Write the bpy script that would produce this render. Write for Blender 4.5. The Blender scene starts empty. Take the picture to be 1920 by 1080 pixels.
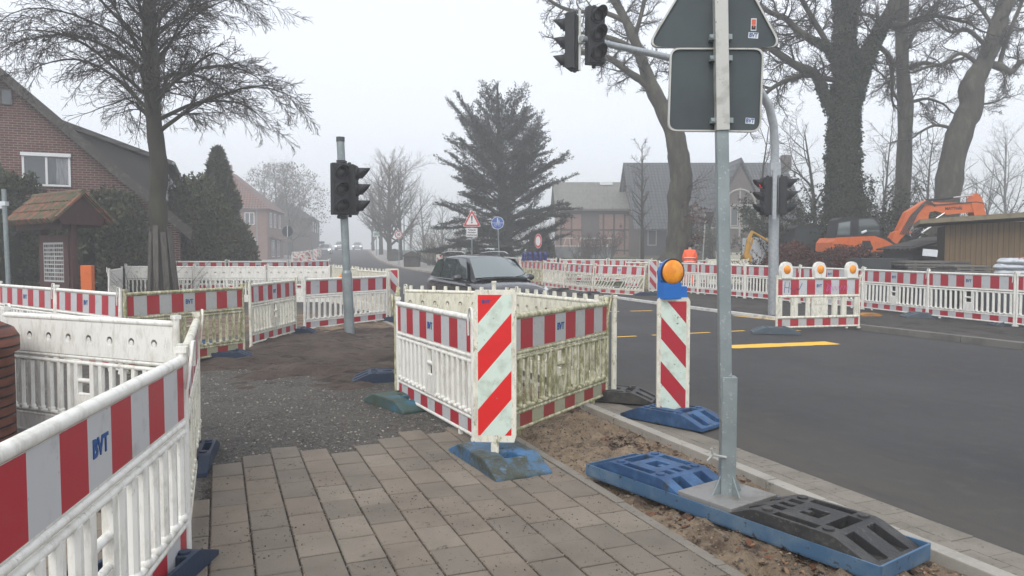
import bpy, bmesh, math, random
import numpy as np
from mathutils import Vector, Matrix, noise
R = math.radians
SC = bpy.context.scene
# ------------------------------------------------------------------ camera
FPX = 1387.0; PITCH = math.atan(66/FPX); H = 1.6
cam = bpy.data.cameras.new('camera'); cam.sensor_width = 36; cam.lens = 36*FPX/1920
cam.clip_start = .05; cam.clip_end = 3000
camo = bpy.data.objects.new('camera', cam); SC.collection.objects.link(camo)
camo.location = (0, 0, H); camo.rotation_euler = (math.pi/2-PITCH, 0, 0); SC.camera = camo
# ------------------------------------------------------------------ sky, sun, exposure
SUN_EL, SUN_AZ = R(48), R(200)
world = bpy.data.worlds.new("World"); SC.world = world; world.use_nodes = True
wn = world.node_tree; bg = wn.nodes['Background']
sky = wn.nodes.new('ShaderNodeTexSky'); sky.sky_type = 'NISHITA'; sky.sun_disc = False
sky.sun_elevation = SUN_EL; sky.sun_rotation = SUN_AZ; sky.air_density = 1.0; sky.dust_density = 4.0; sky.ozone_density = 1.0
hs = wn.nodes.new('ShaderNodeHueSaturation'); hs.inputs['Saturation'].default_value = .28
# an overcast sky: the clear sky's brightness is evened out by cloud
mxs = wn.nodes.new('ShaderNodeMix'); mxs.data_type = 'RGBA'; mxs.inputs[0].default_value = .72
mxs.inputs[7].default_value = (7.6, 8.0, 8.75, 1)
wn.links.new(sky.outputs[0], hs.inputs['Color']); wn.links.new(hs.outputs[0], mxs.inputs[6])
wn.links.new(mxs.outputs[2], bg.inputs[0]); bg.inputs[1].default_value = .099
sun = bpy.data.lights.new('sun', 'SUN'); sun.energy = 1.1; sun.angle = R(35); sun.color = (1, .96, .9)
suno = bpy.data.objects.new('sun', sun); SC.collection.objects.link(suno)
suno.rotation_euler = (math.pi/2-SUN_EL, 0, math.pi-SUN_AZ)
SC.view_settings.view_transform = 'Standard'; SC.view_settings.look = 'None'
SC.view_settings.exposure = .78; SC.view_settings.gamma = 1
SC.cycles.use_denoising = True
SC.cycles.max_bounces = 8; SC.cycles.volume_bounces = 2; SC.cycles.transparent_max_bounces = 8
# ------------------------------------------------------------------ terrain and the road's own frame
CA, SA = math.cos(R(21.7)), math.sin(R(21.7)); ROT = R(21.7)      # road heading: turned left of straight ahead
def sst(t): t = max(0., min(1., t)); return t*t*(3-2*t)
def G(x, y):
    t = max(0., y-16); g = .0137*(t-4*(1-math.exp(-t/4)))
    if y > 130: g -= .0137*(y-130)*.7
    v = x*CA+y*SA
    return g + .62*sst((v-15)/8)*sst((y-26)/40)
def RF(u, v): return (v*CA-u*SA, v*SA+u*CA)
def ray(px, py):
    a, b = (px-960)/FPX, (540-py)/FPX
    c, s = math.cos(PITCH), math.sin(PITCH)
    return a/(c+b*s), (b*c-s)/(c+b*s)                            # per metre of y
def PX(px, d): return (px-960)/FPX*d
def ZZ(py, d): return H+ray(960, py)[1]*d
def P(px, py, dz=0.):
    rx, rz = ray(px, py); d = 1.
    for i in range(4000):
        if H+rz*d <= G(rx*d, d)+dz: break
        d *= 1.003
    return rx*d, d
# ------------------------------------------------------------------ scene helpers
def link(o, parent=None):
    SC.collection.objects.link(o)
    if parent: o.parent = parent
    return o
def tag(o, label=None, cat=None, group=None, kind=None):
    if label: o['label'] = label
    if cat: o['category'] = cat
    if group: o['group'] = group
    if kind: o['kind'] = kind
    return o
def empty(name, loc=(0, 0, 0), rz=0, label=None, cat=None, group=None, scale=None):
    o = bpy.data.objects.new(name, None); o.empty_display_size = .2
    o.location = loc; o.rotation_euler = (0, 0, rz)
    if scale: o.scale = scale
    link(o); return tag(o, label, cat, group)
KIDS = {}
def copy_tree(o, parent=None):
    c = o.copy(); SC.collection.objects.link(c)
    if parent: c.parent = parent
    for ch in KIDS.get(o.name, []): copy_tree(ch, c)
    return c
def kids(root):
    for ch in [x for x in bpy.data.objects if x.parent == root]:
        KIDS.setdefault(root.name, []).append(ch); kids(ch)
class MB:
    def __init__(s): s.v = []; s.f = []; s.m = []; s.sm = []
    def add(s, vs, fs, mi=0, smooth=False):
        b = len(s.v); s.v += [tuple(q) for q in vs]
        for f in fs: s.f.append([b+i for i in f]); s.m.append(mi); s.sm.append(smooth)
    def box(s, c, d, mi=0, rot=None, taper=1.0):
        hx, hy, hz = d[0]/2, d[1]/2, d[2]/2; vs = []
        for z in (-1, 1):
            k = taper if z > 0 else 1
            for x, y in ((-1, -1), (1, -1), (1, 1), (-1, 1)): vs.append(Vector((x*hx*k, y*hy*k, z*hz)))
        if rot is not None: vs = [rot @ q for q in vs]
        c = Vector(c); vs = [q+c for q in vs]
        s.add(vs, [(3, 2, 1, 0), (4, 5, 6, 7), (0, 1, 5, 4), (1, 2, 6, 5), (2, 3, 7, 6), (3, 0, 4, 7)], mi)
        return s
    def bx(s, x0, x1, y0, y1, z0, z1, mi=0): return s.box(((x0+x1)/2, (y0+y1)/2, (z0+z1)/2), (x1-x0, y1-y0, z1-z0), mi)
    def tube(s, pts, rad, n=8, mi=0, caps=True, smooth=True):
        pts = [Vector(p) for p in pts]
        if not hasattr(rad, '__len__'): rad = [rad]*len(pts)
        vs = []; t0 = (pts[1]-pts[0]).normalized()
        a = t0.cross(Vector((0, 0, 1)) if abs(t0.z) < .9 else Vector((1, 0, 0))).normalized()
        for i, p in enumerate(pts):
            t = (pts[min(i+1, len(pts)-1)]-pts[max(i-1, 0)]).normalized()
            a = (a-t*a.dot(t)).normalized(); b = t.cross(a)
            for k in range(n):
                q = 2*math.pi*(k+.5)/n; vs.append(p+(a*math.cos(q)+b*math.sin(q))*rad[i])
        fs = [(i*n+k, i*n+(k+1) % n, (i+1)*n+(k+1) % n, (i+1)*n+k) for i in range(len(pts)-1) for k in range(n)]
        s.add(vs, fs, mi, smooth)
        if caps:
            s.add(vs[:n], [tuple(range(n))[::-1]], mi); s.add(vs[-n:], [tuple(range(n))], mi)
        return s
    def prism(s, prof, axis, a, b, mi=0, smooth=False):           # profile of 2-D points pushed along an axis
        n = len(prof); vs = []
        for t in (a, b):
            for (p, q) in prof:
                vs.append({'x': (t, p, q), 'y': (p, t, q), 'z': (p, q, t)}[axis])
        s.add(vs, [(i, (i+1) % n, n+(i+1) % n, n+i) for i in range(n)], mi, smooth)
        s.add(vs, [tuple(range(n))[::-1], tuple(range(n, 2*n))], mi); return s
    def quad(s, a, b, c, d, mi=0): s.add([a, b, c, d], [(0, 1, 2, 3)], mi); return s
    def sphere(s, c, r, mi=0, nu=14, nv=9, v0=0, v1=1):
        if not hasattr(r, '__len__'): r = (r, r, r)
        vs = []
        for j in range(nv+1):
            th = math.pi*(v0+(v1-v0)*j/nv)
            for i in range(nu):
                ph = 2*math.pi*i/nu
                vs.append((c[0]+r[0]*math.sin(th)*math.cos(ph), c[1]+r[1]*math.sin(th)*math.sin(ph), c[2]+r[2]*math.cos(th)))
        s.add(vs, [(j*nu+i, (j+1)*nu+i, (j+1)*nu+(i+1) % nu, j*nu+(i+1) % nu) for j in range(nv) for i in range(nu)], mi, True); return s
    def build(s, name, mats, parent=None, bevel=0, loc=None, weld=False, subdiv=0, seg=2):
        me = bpy.data.meshes.new(name); me.from_pydata(s.v, [], s.f)
        if not isinstance(mats, (list, tuple)): mats = [mats]
        for m in mats: me.materials.append(m)
        me.polygons.foreach_set('material_index', s.m); me.polygons.foreach_set('use_smooth', s.sm)
        bm = bmesh.new(); bm.from_mesh(me)
        if weld: bmesh.ops.remove_doubles(bm, verts=bm.verts, dist=1e-4)
        bmesh.ops.recalc_face_normals(bm, faces=bm.faces); bm.to_mesh(me); bm.free()
        o = bpy.data.objects.new(name, me); link(o, parent)
        if loc: o.location = loc
        if bevel:
            md = o.modifiers.new('bevel', 'BEVEL'); md.width = bevel; md.segments = seg; md.limit_method = 'ANGLE'; md.angle_limit = R(40)
        if subdiv:
            md = o.modifiers.new('sub', 'SUBSURF'); md.levels = md.render_levels = subdiv
        return o
def mesh_np(name, verts, faces, mats, parent=None, midx=None, smooth=False):
    me = bpy.data.meshes.new(name); k = faces.shape[1]; nf = len(faces)
    me.vertices.add(len(verts)); me.vertices.foreach_set('co', verts.astype(np.float32).ravel())
    me.loops.add(nf*k); me.loops.foreach_set('vertex_index', faces.astype(np.int32).ravel())
    me.polygons.add(nf); me.polygons.foreach_set('loop_start', np.arange(0, nf*k, k, dtype=np.int32))
    try: me.polygons.foreach_set('loop_total', np.full(nf, k, dtype=np.int32))
    except Exception: pass
    for m in (mats if isinstance(mats, (list, tuple)) else [mats]): me.materials.append(m)
    if midx is not None: me.polygons.foreach_set('material_index', midx.astype(np.int32))
    me.polygons.foreach_set('use_smooth', np.full(nf, smooth)); me.update(calc_edges=True)
    return link(bpy.data.objects.new(name, me), parent)
_TX = {}
def text(s, size, name, mat, parent, loc, rot=(math.pi/2, 0, 0), bold=.012, ext=.002, sx=1.):
    key = (s, size, bold, ext, mat.name)
    if key not in _TX:
        cu = bpy.data.curves.new('t', 'FONT'); cu.body = s; cu.size = size; cu.align_x = 'CENTER'; cu.align_y = 'CENTER'
        cu.extrude = ext; cu.offset = bold*size; cu.resolution_u = 3
        o = bpy.data.objects.new('t', cu); SC.collection.objects.link(o)
        me = bpy.data.meshes.new_from_object(o.evaluated_get(bpy.context.evaluated_depsgraph_get()))
        me.materials.clear(); me.materials.append(mat); _TX[key] = me
        bpy.data.objects.remove(o)
    o = bpy.data.objects.new(name, _TX[key]); link(o, parent); o.location = loc; o.rotation_euler = rot; o.scale = (sx, 1, 1)
    return o
# ------------------------------------------------------------------ materials
def nd(nt, t, **kw):
    n = nt.nodes.new('ShaderNode'+t)
    for k, v in kw.items(): setattr(n, k, v)
    return n
def ramp(nt, src, a, b, inv=False):
    n = nd(nt, 'MapRange'); n.inputs[1].default_value = a; n.inputs[2].default_value = b
    if inv: n.inputs[3].default_value = 1; n.inputs[4].default_value = 0
    nt.links.new(src, n.inputs[0]); return n.outputs[0]
def mix(nt, fac, a, b, mode='MIX'):
    n = nd(nt, 'Mix', data_type='RGBA', blend_type=mode)
    for sck, val in ((0, fac), (6, a), (7, b)):
        if isinstance(val, (tuple, list)): n.inputs[sck].default_value = tuple(val)+(1,) if len(val) == 3 else val
        elif isinstance(val, (int, float)): n.inputs[sck].default_value = val
        else: nt.links.new(val, n.inputs[sck])
    return n.outputs[2]
def mth(nt, op, a, b=None):
    n = nd(nt, 'Math', operation=op)
    for i, val in enumerate((a, b)):
        if val is None: continue
        if isinstance(val, (int, float)): n.inputs[i].default_value = val
        else: nt.links.new(val, n.inputs[i])
    return n.outputs[0]
def coords(nt, rnd=True, scale=(1, 1, 1)):
    tc = nd(nt, 'TexCoord'); out = tc.outputs['Object']
    if rnd:
        oi = nd(nt, 'ObjectInfo'); m = nd(nt, 'Vector', ) if False else nd(nt, 'VectorMath', operation='MULTIPLY_ADD')
        cb = nd(nt, 'CombineXYZ'); k = mth(nt, 'MULTIPLY', oi.outputs['Random'], 57.)
        for i in range(3): nt.links.new(k, cb.inputs[i])
        m.inputs[1].default_value = scale
        nt.links.new(out, m.inputs[0]); nt.links.new(cb.outputs[0], m.inputs[2]); return m.outputs[0]
    if scale != (1, 1, 1):
        m = nd(nt, 'VectorMath', operation='MULTIPLY'); m.inputs[1].default_value = scale; nt.links.new(out, m.inputs[0]); return m.outputs[0]
    return out
def noi(nt, vec, scale, det=5, rough=.6):
    n = nd(nt, 'TexNoise'); n.inputs['Scale'].default_value = scale; n.inputs['Detail'].default_value = det; n.inputs['Roughness'].default_value = rough
    nt.links.new(vec, n.inputs['Vector']); return n.outputs[0]
MATS = {}
def M(name, col, rough=.7, layers=(), bump=None, metal=0, spec=.4, scale=(1, 1, 1), emit=None, rnd=True, alpha=None, trans=0, coat=0):
    """layers: (colour, noise scale, low, high[, stretch]) mixed over the base in turn"""
    m = bpy.data.materials.new(name); m.use_nodes = True; nt = m.node_tree; b = nt.nodes['Principled BSDF']
    b.inputs['Base Color'].default_value = tuple(col)+(1,); b.inputs['Roughness'].default_value = rough; b.inputs['Metallic'].default_value = metal
    b.inputs['Specular IOR Level'].default_value = spec
    if trans: b.inputs['Transmission Weight'].default_value = trans
    if coat: b.inputs['Coat Weight'].default_value = coat
    cur = tuple(col)
    for L in layers:
        st = L[4] if len(L) > 4 else scale
        f = ramp(nt, noi(nt, coords(nt, rnd, st), L[1]), L[2], L[3]); cur = mix(nt, f, cur, L[0])
    if layers: nt.links.new(cur, b.inputs['Base Color'])
    if bump:
        bp = nd(nt, 'Bump'); bp.inputs['Strength'].default_value = bump[1]; bp.inputs['Distance'].default_value = bump[2] if len(bump) > 2 else .02
        nt.links.new(noi(nt, coords(nt, rnd, scale), bump[0], 6, .7), bp.inputs['Height']); nt.links.new(bp.outputs[0], b.inputs['Normal'])
    if emit: b.inputs['Emission Color'].default_value = tuple(emit[0])+(1,); b.inputs['Emission Strength'].default_value = emit[1]
    MATS[name] = m; return m
def white_plastic(name, dirt, moss, dimples=False, base=(.78, .77, .72)):
    m = M(name, base, .45, bump=(60, .08)); nt = m.node_tree; b = nt.nodes['Principled BSDF']
    n1 = ramp(nt, noi(nt, coords(nt, True, (3, 3, 1)), 5, 7, .75), .50-.1*dirt, .76-.12*dirt)
    c = mix(nt, mth(nt, 'MULTIPLY', n1, min(1, .45+.4*dirt)), base, (.30, .27, .20))
    n3 = ramp(nt, noi(nt, coords(nt, True, (1, 1, .35)), 22, 5, .8), .64-.06*dirt, .74-.04*dirt)
    c = mix(nt, mth(nt, 'MULTIPLY', n3, .6+.3*dirt), c, (.09, .08, .055))
    if moss:
        n2 = ramp(nt, noi(nt, coords(nt, True, (2, 2, .9)), 9, 8, .8), .60-.19*moss, .66-.10*moss)
        c = mix(nt, mth(nt, 'MULTIPLY', n2, .8), c, (.155, .155, .035))
    if dimples:
        sp = nd(nt, 'SeparateXYZ'); nt.links.new(coords(nt, False), sp.inputs[0])
        fx = mth(nt, 'SUBTRACT', mth(nt, 'MODULO', mth(nt, 'ADD', sp.outputs[0], 10.02), .26), .13)
        fz = mth(nt, 'SUBTRACT', sp.outputs[2], .90)
        dd = mth(nt, 'SQRT', mth(nt, 'ADD', mth(nt, 'MULTIPLY', fx, fx), mth(nt, 'MULTIPLY', fz, fz)))
        h = ramp(nt, dd, .018, .036)
        bp = nd(nt, 'Bump'); bp.inputs['Strength'].default_value = 1; bp.inputs['Distance'].default_value = .03
        nt.links.new(h, bp.inputs['Height']); nt.links.new(bp.outputs[0], b.inputs['Normal'])
    nt.links.new(c, b.inputs['Base Color']); return m
W = [white_plastic('white_plastic', .28, .0), white_plastic('grimy_white_plastic', .5, .25, base=(.74, .72, .62)), white_plastic('mossy_white_plastic', .9, .9, base=(.70, .67, .48))]
WB = [white_plastic('dimpled_white', .25, 0, True), white_plastic('dimpled_grimy', .45, .1, True, base=(.74, .72, .60)), white_plastic('dimpled_mossy', .7, .5, True, base=(.68, .66, .5))]
def foil(name, col, d): return M(name, col, .4, [((col[0]*.6+.05, col[1]*.6+.04, col[2]*.6+.03), 9, .55, .8), ((.12, .1, .07), 30, .68-.08*d, .78)], spec=.5)
RED = [foil('red_foil', (.40, .015, .030), 0), foil('grimy_red_foil', (.38, .02, .028), .5), foil('mossy_red_foil', (.28, .03, .03), 1)]
GRY = [foil('grey_foil', (.50, .51, .52), 0), foil('grimy_grey_foil', (.44, .44, .42), .5), foil('mossy_grey_foil', (.34, .34, .23), 1)]
BRED = M('bright_red_foil', (.66, .018, .018), .3, [((.55, .02, .02), 6, .5, .8), ((.25, .2, .18), 34, .68, .74)])
BWHT = M('prismatic_white_foil', (.60, .70, .62), .3, [((.42, .48, .40), 9, .5, .75), ((.14, .13, .09), 26, .64, .72)])
INK = M('blue_ink', (.012, .07, .24), .5); BLACKINK = M('black_ink', (.015, .015, .017), .6)
GALV = M('galvanised_steel', (.27, .31, .315), .42, [((.20, .235, .24), 5, .35, .7), ((.40, .43, .43), 45, .6, .7)], metal=.35, bump=(30, .05))
GALVL = M('bright_galvanised_steel', (.40, .42, .43), .4, [((.28, .31, .33), 14, .4, .7)], metal=.4)
BLUEP = M('blue_rubber', (.020, .060, .145), .5, [((.05, .13, .27), 5, .45, .7), ((.035, .04, .035), 12, .55, .7)], bump=(40, .25))
NAVYP = M('navy_rubber', (.018, .034, .070), .6, [((.05, .06, .06), 10, .5, .8)], bump=(40, .25))
GREENP = M('weathered_teal_rubber', (.045, .085, .08), .65, [((.03, .15, .25), 3, .55, .65), ((.05, .055, .03), 12, .45, .7)], bump=(40, .25))
MOTTP = M('mottled_blue_rubber', (.05, .15, .30), .5, [((.06, .085, .085), 3.5, .38, .62), ((.045, .05, .035), 7, .48, .60), ((.11, .21, .33), 14, .56, .72), ((.04, .035, .025), 30, .58, .7)], bump=(35, .3), rnd=False)
BLACKR = M('black_rubber', (.026, .026, .027), .5, [((.07, .067, .06), 5, .45, .7), ((.10, .10, .085), 12, .58, .74), ((.14, .13, .11), 40, .62, .74)], bump=(50, .3))
DARK = M('matt_black_plastic', (.012, .013, .015), .55, [((.03, .03, .032), 12, .5, .8)])
LENS = M('dark_lens', (.02, .018, .018), .15)
ORL = M('amber_lens', (.75, .24, .005), .25, [((.9, .36, .02), 9, .45, .65)], spec=.6)
BLUEL = M('blue_lamp_plastic', (.01, .14, .48), .4, [((.02, .09, .28), 8, .55, .8)])
SIGNB = M('sign_back_grey', (.060, .075, .078), .45, [((.045, .055, .06), 3, .4, .7), ((.10, .11, .10), 25, .7, .8)], metal=.2, rnd=False)
RIM = M('aluminium_rim', (.52, .53, .50), .4, [((.2, .21, .12), 12, .56, .75)], metal=.5)
GLASS = M('window_glass', (.05, .06, .065), .05, spec=1.0)
WFRAME = M('white_window_frame', (.72, .73, .74), .4)
YEL = M('yellow_marking', (.80, .46, .04), .6, [((.5, .3, .05), 20, .6, .8)])
WMARK = M('white_marking', (.62, .62, .58), .7, [((.2, .2, .19), 14, .52, .7)])
BARK = M('bark', (.050, .045, .034), .9, [((.10, .10, .065), 4, .45, .7), ((.03, .027, .022), 14, .5, .75)], bump=(18, .8, .03), scale=(1, 1, .3))
BARKD = M('dark_bark', (.036, .032, .024), .9, [((.055, .058, .032), 3, .45, .7)], bump=(18, .8, .03), scale=(1, 1, .3))
TWIG = M('twig', (.036, .029, .022), .9)
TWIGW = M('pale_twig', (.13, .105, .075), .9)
def brick(name, c1, c2, mortar, w=.24, h=.075, ms=.012, bump=.4):
    m = M(name, c1, .85); nt = m.node_tree; b = nt.nodes['Principled BSDF']
    sp = nd(nt, 'SeparateXYZ'); nt.links.new(coords(nt, False), sp.inputs[0])
    cb = nd(nt, 'CombineXYZ'); nt.links.new(mth(nt, 'ADD', sp.outputs[0], sp.outputs[1]), cb.inputs[0]); nt.links.new(sp.outputs[2], cb.inputs[1])
    bt = nd(nt, 'TexBrick'); nt.links.new(cb.outputs[0], bt.inputs['Vector'])
    for k, v in (('Color1', c1), ('Color2', c2), ('Mortar', mortar)): bt.inputs[k].default_value = tuple(v)+(1,)
    bt.inputs['Scale'].default_value = 1; bt.inputs['Brick Width'].default_value = w; bt.inputs['Row Height'].default_value = h; bt.inputs['Mortar Size'].default_value = ms
    c = mix(nt, mth(nt, 'MULTIPLY', ramp(nt, noi(nt, coords(nt, False), 1.2), .4, .75), .45), bt.outputs[0], (c1[0]*.45, c1[1]*.45, c1[2]*.45))
    nt.links.new(c, b.inputs['Base Color'])
    bp = nd(nt, 'Bump'); bp.inputs['Strength'].default_value = bump; bp.inputs['Distance'].default_value = .01
    nt.links.new(bt.outputs[1], bp.inputs['Height']); bp.invert = True; nt.links.new(bp.outputs[0], b.inputs['Normal']); return m
BRICK = brick('red_brown_brick', (.135, .043, .034), (.075, .030, .027), (.24, .20, .17), w=.26, h=.085)
BRICK2 = brick('faded_brick', (.22, .10, .08), (.17, .08, .07), (.25, .2, .17))
BRICK3 = brick('barn_brick', (.27, .125, .10), (.22, .105, .085), (.33, .25, .21))
BRICK4 = brick('dark_brick', (.10, .07, .06), (.075, .055, .05), (.16, .14, .13))
COPE = brick('clay_coping_brick', (.17, .055, .035), (.10, .04, .03), (.05, .04, .035), w=.30, h=.11)
def tiles(name, c1, c2, w, h, axis=0, dark=(.02, .02, .02)):
    """roof tiles laid in courses: each course steps down, colour varies from tile to tile (object space, courses along the slope)"""
    m = M(name, c1, .7); nt = m.node_tree; b = nt.nodes['Principled BSDF']
    sp = nd(nt, 'SeparateXYZ'); nt.links.new(coords(nt, False), sp.inputs[0])
    cb = nd(nt, 'CombineXYZ'); nt.links.new(sp.outputs[axis], cb.inputs[0]); nt.links.new(sp.outputs[2], cb.inputs[1])
    bt = nd(nt, 'TexBrick', offset=0.0); nt.links.new(cb.outputs[0], bt.inputs['Vector'])
    for k, v in (('Color1', c1), ('Color2', c2), ('Mortar', dark)): bt.inputs[k].default_value = tuple(v)+(1,)
    bt.inputs['Scale'].default_value = 1; bt.inputs['Brick Width'].default_value = w; bt.inputs['Row Height'].default_value = h; bt.inputs['Mortar Size'].default_value = min(w, h)*.13
    c = mix(nt, mth(nt, 'MULTIPLY', ramp(nt, noi(nt, coords(nt, False), 1.5, 7), .42, .7), .5), bt.outputs[0], (.05, .055, .035))
    nt.links.new(c, b.inputs['Base Color'])
    saw = mth(nt, 'FRACT', mth(nt, 'DIVIDE', sp.outputs[2], h))
    sn = mth(nt, 'SINE', mth(nt, 'MULTIPLY', sp.outputs[axis], 2*math.pi/w))
    hh = mth(nt, 'SUBTRACT', mth(nt, 'MULTIPLY', sn, .5), saw)
    bp = nd(nt, 'Bump'); bp.inputs['Strength'].default_value = .9; bp.inputs['Distance'].default_value = .05
    nt.links.new(hh, bp.inputs['Height']); nt.links.new(bp.outputs[0], b.inputs['Normal']); return m
ROOFD = tiles('dark_grey_tiles', (.06, .057, .055), (.045, .043, .042), .3, .24, 1)
ROOFB = tiles('blue_grey_tiles', (.065, .07, .085), (.045, .05, .06), .3, .30, 0)
ROOFR = tiles('red_tiles', (.26, .10, .075), (.2, .085, .065), .3, .25, 0)
ROOFC = M('corrugated_sheet', (.14, .135, .12), .8, [((.20, .19, .17), 2, .4, .7), ((.08, .08, .07), 30, .5, .6, (1, .02, .02))], rnd=False)
# ------------------------------------------------------------------ ground
rng = random.Random(7); nrg = np.random.default_rng(5)
GRASS = M('grass_and_earth', (.075, .095, .035), .95, [((.10, .115, .05), .35, .4, .7), ((.065, .055, .035), .12, .52, .62), ((.05, .06, .025), 5, .5, .7)], bump=(12, .8, .05), rnd=False)
ASPH = M('asphalt', (.034, .033, .034), .85, [((.056, .055, .055), .35, .40, .75), ((.034, .033, .034), 1.3, .5, .75, (1, .35, 1)), ((.062, .058, .053), 5, .52, .8), ((.12, .12, .118), 160, .60, .70), ((.02, .02, .02), 190, .60, .68), ((.13, .125, .115), 26, .70, .74)], bump=(160, .6, .006), rnd=False)
GRAV = M('grey_grit', (.078, .073, .065), .95, [((.112, .102, .086), .8, .42, .7), ((.045, .041, .037), 2.2, .5, .72), ((.15, .138, .12), 24, .50, .62), ((.045, .042, .038), 38, .56, .66), ((.20, .19, .17), 75, .54, .62), ((.025, .024, .023), 95, .56, .64), ((.26, .25, .23), 150, .62, .67)], bump=(85, 1.0, .03), rnd=False)
EARTH = M('brown_earth', (.082, .060, .049), 1, [((.125, .096, .078), 1.6, .42, .68), ((.030, .023, .019), 5, .5, .68, (.5, 1.6, 1)), ((.14, .12, .10), 60, .64, .72), ((.02, .015, .013), 45, .6, .7)], bump=(28, 1.0, .06), rnd=False)
SAND = M('sandy_soil', (.33, .25, .17), 1, [((.19, .135, .092), 1.7, .42, .62), ((.085, .055, .040), 3.2, .53, .62), ((.24, .18, .12), 9, .45, .6), ((.38, .29, .20), 12, .58, .7), ((.045, .028, .02), 26, .60, .66), ((.40, .33, .25), 90, .66, .72)], bump=(42, 1.0, .04), rnd=False)
CONC = M('concrete_kerb', (.33, .31, .275), .85, [((.24, .225, .195), 2.5, .45, .7), ((.13, .12, .10), 14, .60, .72), ((.42, .40, .37), 60, .6, .72)], bump=(70, .4, .006), rnd=False)
CONCG = M('grey_concrete_paving', (.25, .24, .225), .9, [((.18, .175, .16), .6, .4, .7), ((.1, .1, .09), 18, .62, .75)], rnd=False)
DKERB = M('dark_kerb', (.15, .145, .13), .9, [((.09, .085, .08), 2, .45, .7), ((.24, .23, .2), 40, .62, .75)], bump=(60, .5, .006), rnd=False)
PWHITE = M('white_painted_kerb', (.62, .62, .59), .6, [((.36, .35, .32), 4, .5, .72), ((.12, .11, .1), 20, .62, .72)], rnd=False)
WALK = M('dark_footway', (.058, .053, .048), .95, [((.090, .081, .070), .9, .45, .7), ((.03, .028, .026), 3, .52, .65, (1, .6, 1)), ((.17, .155, .135), 60, .62, .7), ((.022, .02, .02), 30, .58, .68)], bump=(50, 1.0, .03), rnd=False)
def road_dirt():
    nt = ASPH.node_tree; b = nt.nodes['Principled BSDF']; src = b.inputs['Base Color'].links[0].from_socket
    sp = nd(nt, 'SeparateXYZ'); nt.links.new(coords(nt, False), sp.inputs[0])
    v = mth(nt, 'ADD', mth(nt, 'MULTIPLY', sp.outputs[0], CA), mth(nt, 'MULTIPLY', sp.outputs[1], SA)); u = mth(nt, 'SUBTRACT', mth(nt, 'MULTIPLY', sp.outputs[1], CA), mth(nt, 'MULTIPLY', sp.outputs[0], SA))
    cb = nd(nt, 'CombineXYZ'); nt.links.new(mth(nt, 'MULTIPLY', u, .16), cb.inputs[0]); nt.links.new(v, cb.inputs[1])
    n1 = noi(nt, cb.outputs[0], 1.6, 7, .65); n2 = noi(nt, cb.outputs[0], 5, 6, .7)
    edge = ramp(nt, mth(nt, 'ADD', v, mth(nt, 'MULTIPLY', n1, 1.6)), 4.9, 6.0, True)
    c = mix(nt, mth(nt, 'MULTIPLY', edge, .4), src, (.10, .088, .07))
    c = mix(nt, mth(nt, 'MULTIPLY', ramp(nt, n1, .48, .66), .3), c, (.058, .057, .058))
    c = mix(nt, mth(nt, 'MULTIPLY', ramp(nt, n2, .54, .72), .5), c, (.028, .027, .028))
    nt.links.new(c, b.inputs['Base Color'])
    nt.links.new(ramp(nt, n1, .3, .7), b.inputs['Roughness']) if False else None
road_dirt()
def bend(u):
    w = max(0., u-45); return .165*(w-12*(1-math.exp(-w/12)))
def span(a, b, step): return list(np.linspace(a, b, max(2, int(math.ceil((b-a)/step))+1)))
def sheet(name, us, vs, zf, mat, follow=True, kind='structure', smooth=True):
    nu, nv = len(us), len(vs); vv = np.zeros((nu*nv, 3))
    for i, u in enumerate(us):
        s = bend(u) if follow else 0
        for j, v in enumerate(vs):
            x, y = RF(u, v+s); vv[i*nv+j] = (x, y, G(x, y)+(zf(u, v) if callable(zf) else zf))
    f = np.array([(i*nv+j, i*nv+j+1, (i+1)*nv+j+1, (i+1)*nv+j) for i in range(nu-1) for j in range(nv-1)])
    o = mesh_np(name, vv, f, mat, smooth=smooth); o['kind'] = kind; return o
far_us = span(-14, 60, 2)+span(62, 160, 4)+span(170, 700, 30)
sheet('ground', far_us, span(-400, -40, 30)+span(-36, 40, 2)+span(50, 400, 30), -.10, GRASS, follow=False)
sheet('road', span(-14, 60, 2)+span(64, 400, 4), span(3.93, 12.3, 1.2), 0, ASPH)
# the near footway side: grit yard, pavers, soil strip, kerb and gutter
def nz(x, y, s, z=0.): return noise.fractal(Vector((x*s, y*s, z)), 1.0, 2.0, 5)
def grit_z(u, v): return .018+.012*nz(u, v, .9)-(.09 if v > 2.34 and u < 9.2 else 0)
sheet('grit_yard', span(4.4, 14, .22)+span(15, 34, 1), span(-30, -6, 3)+span(-5, 3.40, .2), grit_z, GRAV, follow=False)
sheet('grit_strip_by_kerb', span(8.2, 30, 1), [3.38, 3.56, 3.75, 3.93], .012, GRAV, follow=False)
def patch(name, cx, cy, rx, ry, h, mat, step=.09, rough=.05, ang=0, base=.0, seed=0., fs=1.3):
    nx, ny = int(2.6*rx/step), int(2.6*ry/step); vv = np.zeros(((nx+1)*(ny+1), 3)); ca, sa = math.cos(ang), math.sin(ang)
    for i in range(nx+1):
        for j in range(ny+1):
            a, b = (i/nx-.5)*2.6, (j/ny-.5)*2.6
            x = cx+a*rx*ca-b*ry*sa; y = cy+a*rx*sa+b*ry*ca
            e = 1-(a*a+b*b)
            z = h*max(-1.2, min(1, e*1.4))+rough*nz(x, y, fs, seed)+rough*.45*nz(x, y, 6, seed)
            vv[i*(ny+1)+j] = (x, y, G(x, y)+base+z)
    f = np.array([(i*(ny+1)+j, (i+1)*(ny+1)+j, (i+1)*(ny+1)+j+1, i*(ny+1)+j+1) for i in range(nx) for j in range(ny)])
    o = mesh_np(name, vv, f, mat, smooth=True); o['kind'] = 'structure'; return o
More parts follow.
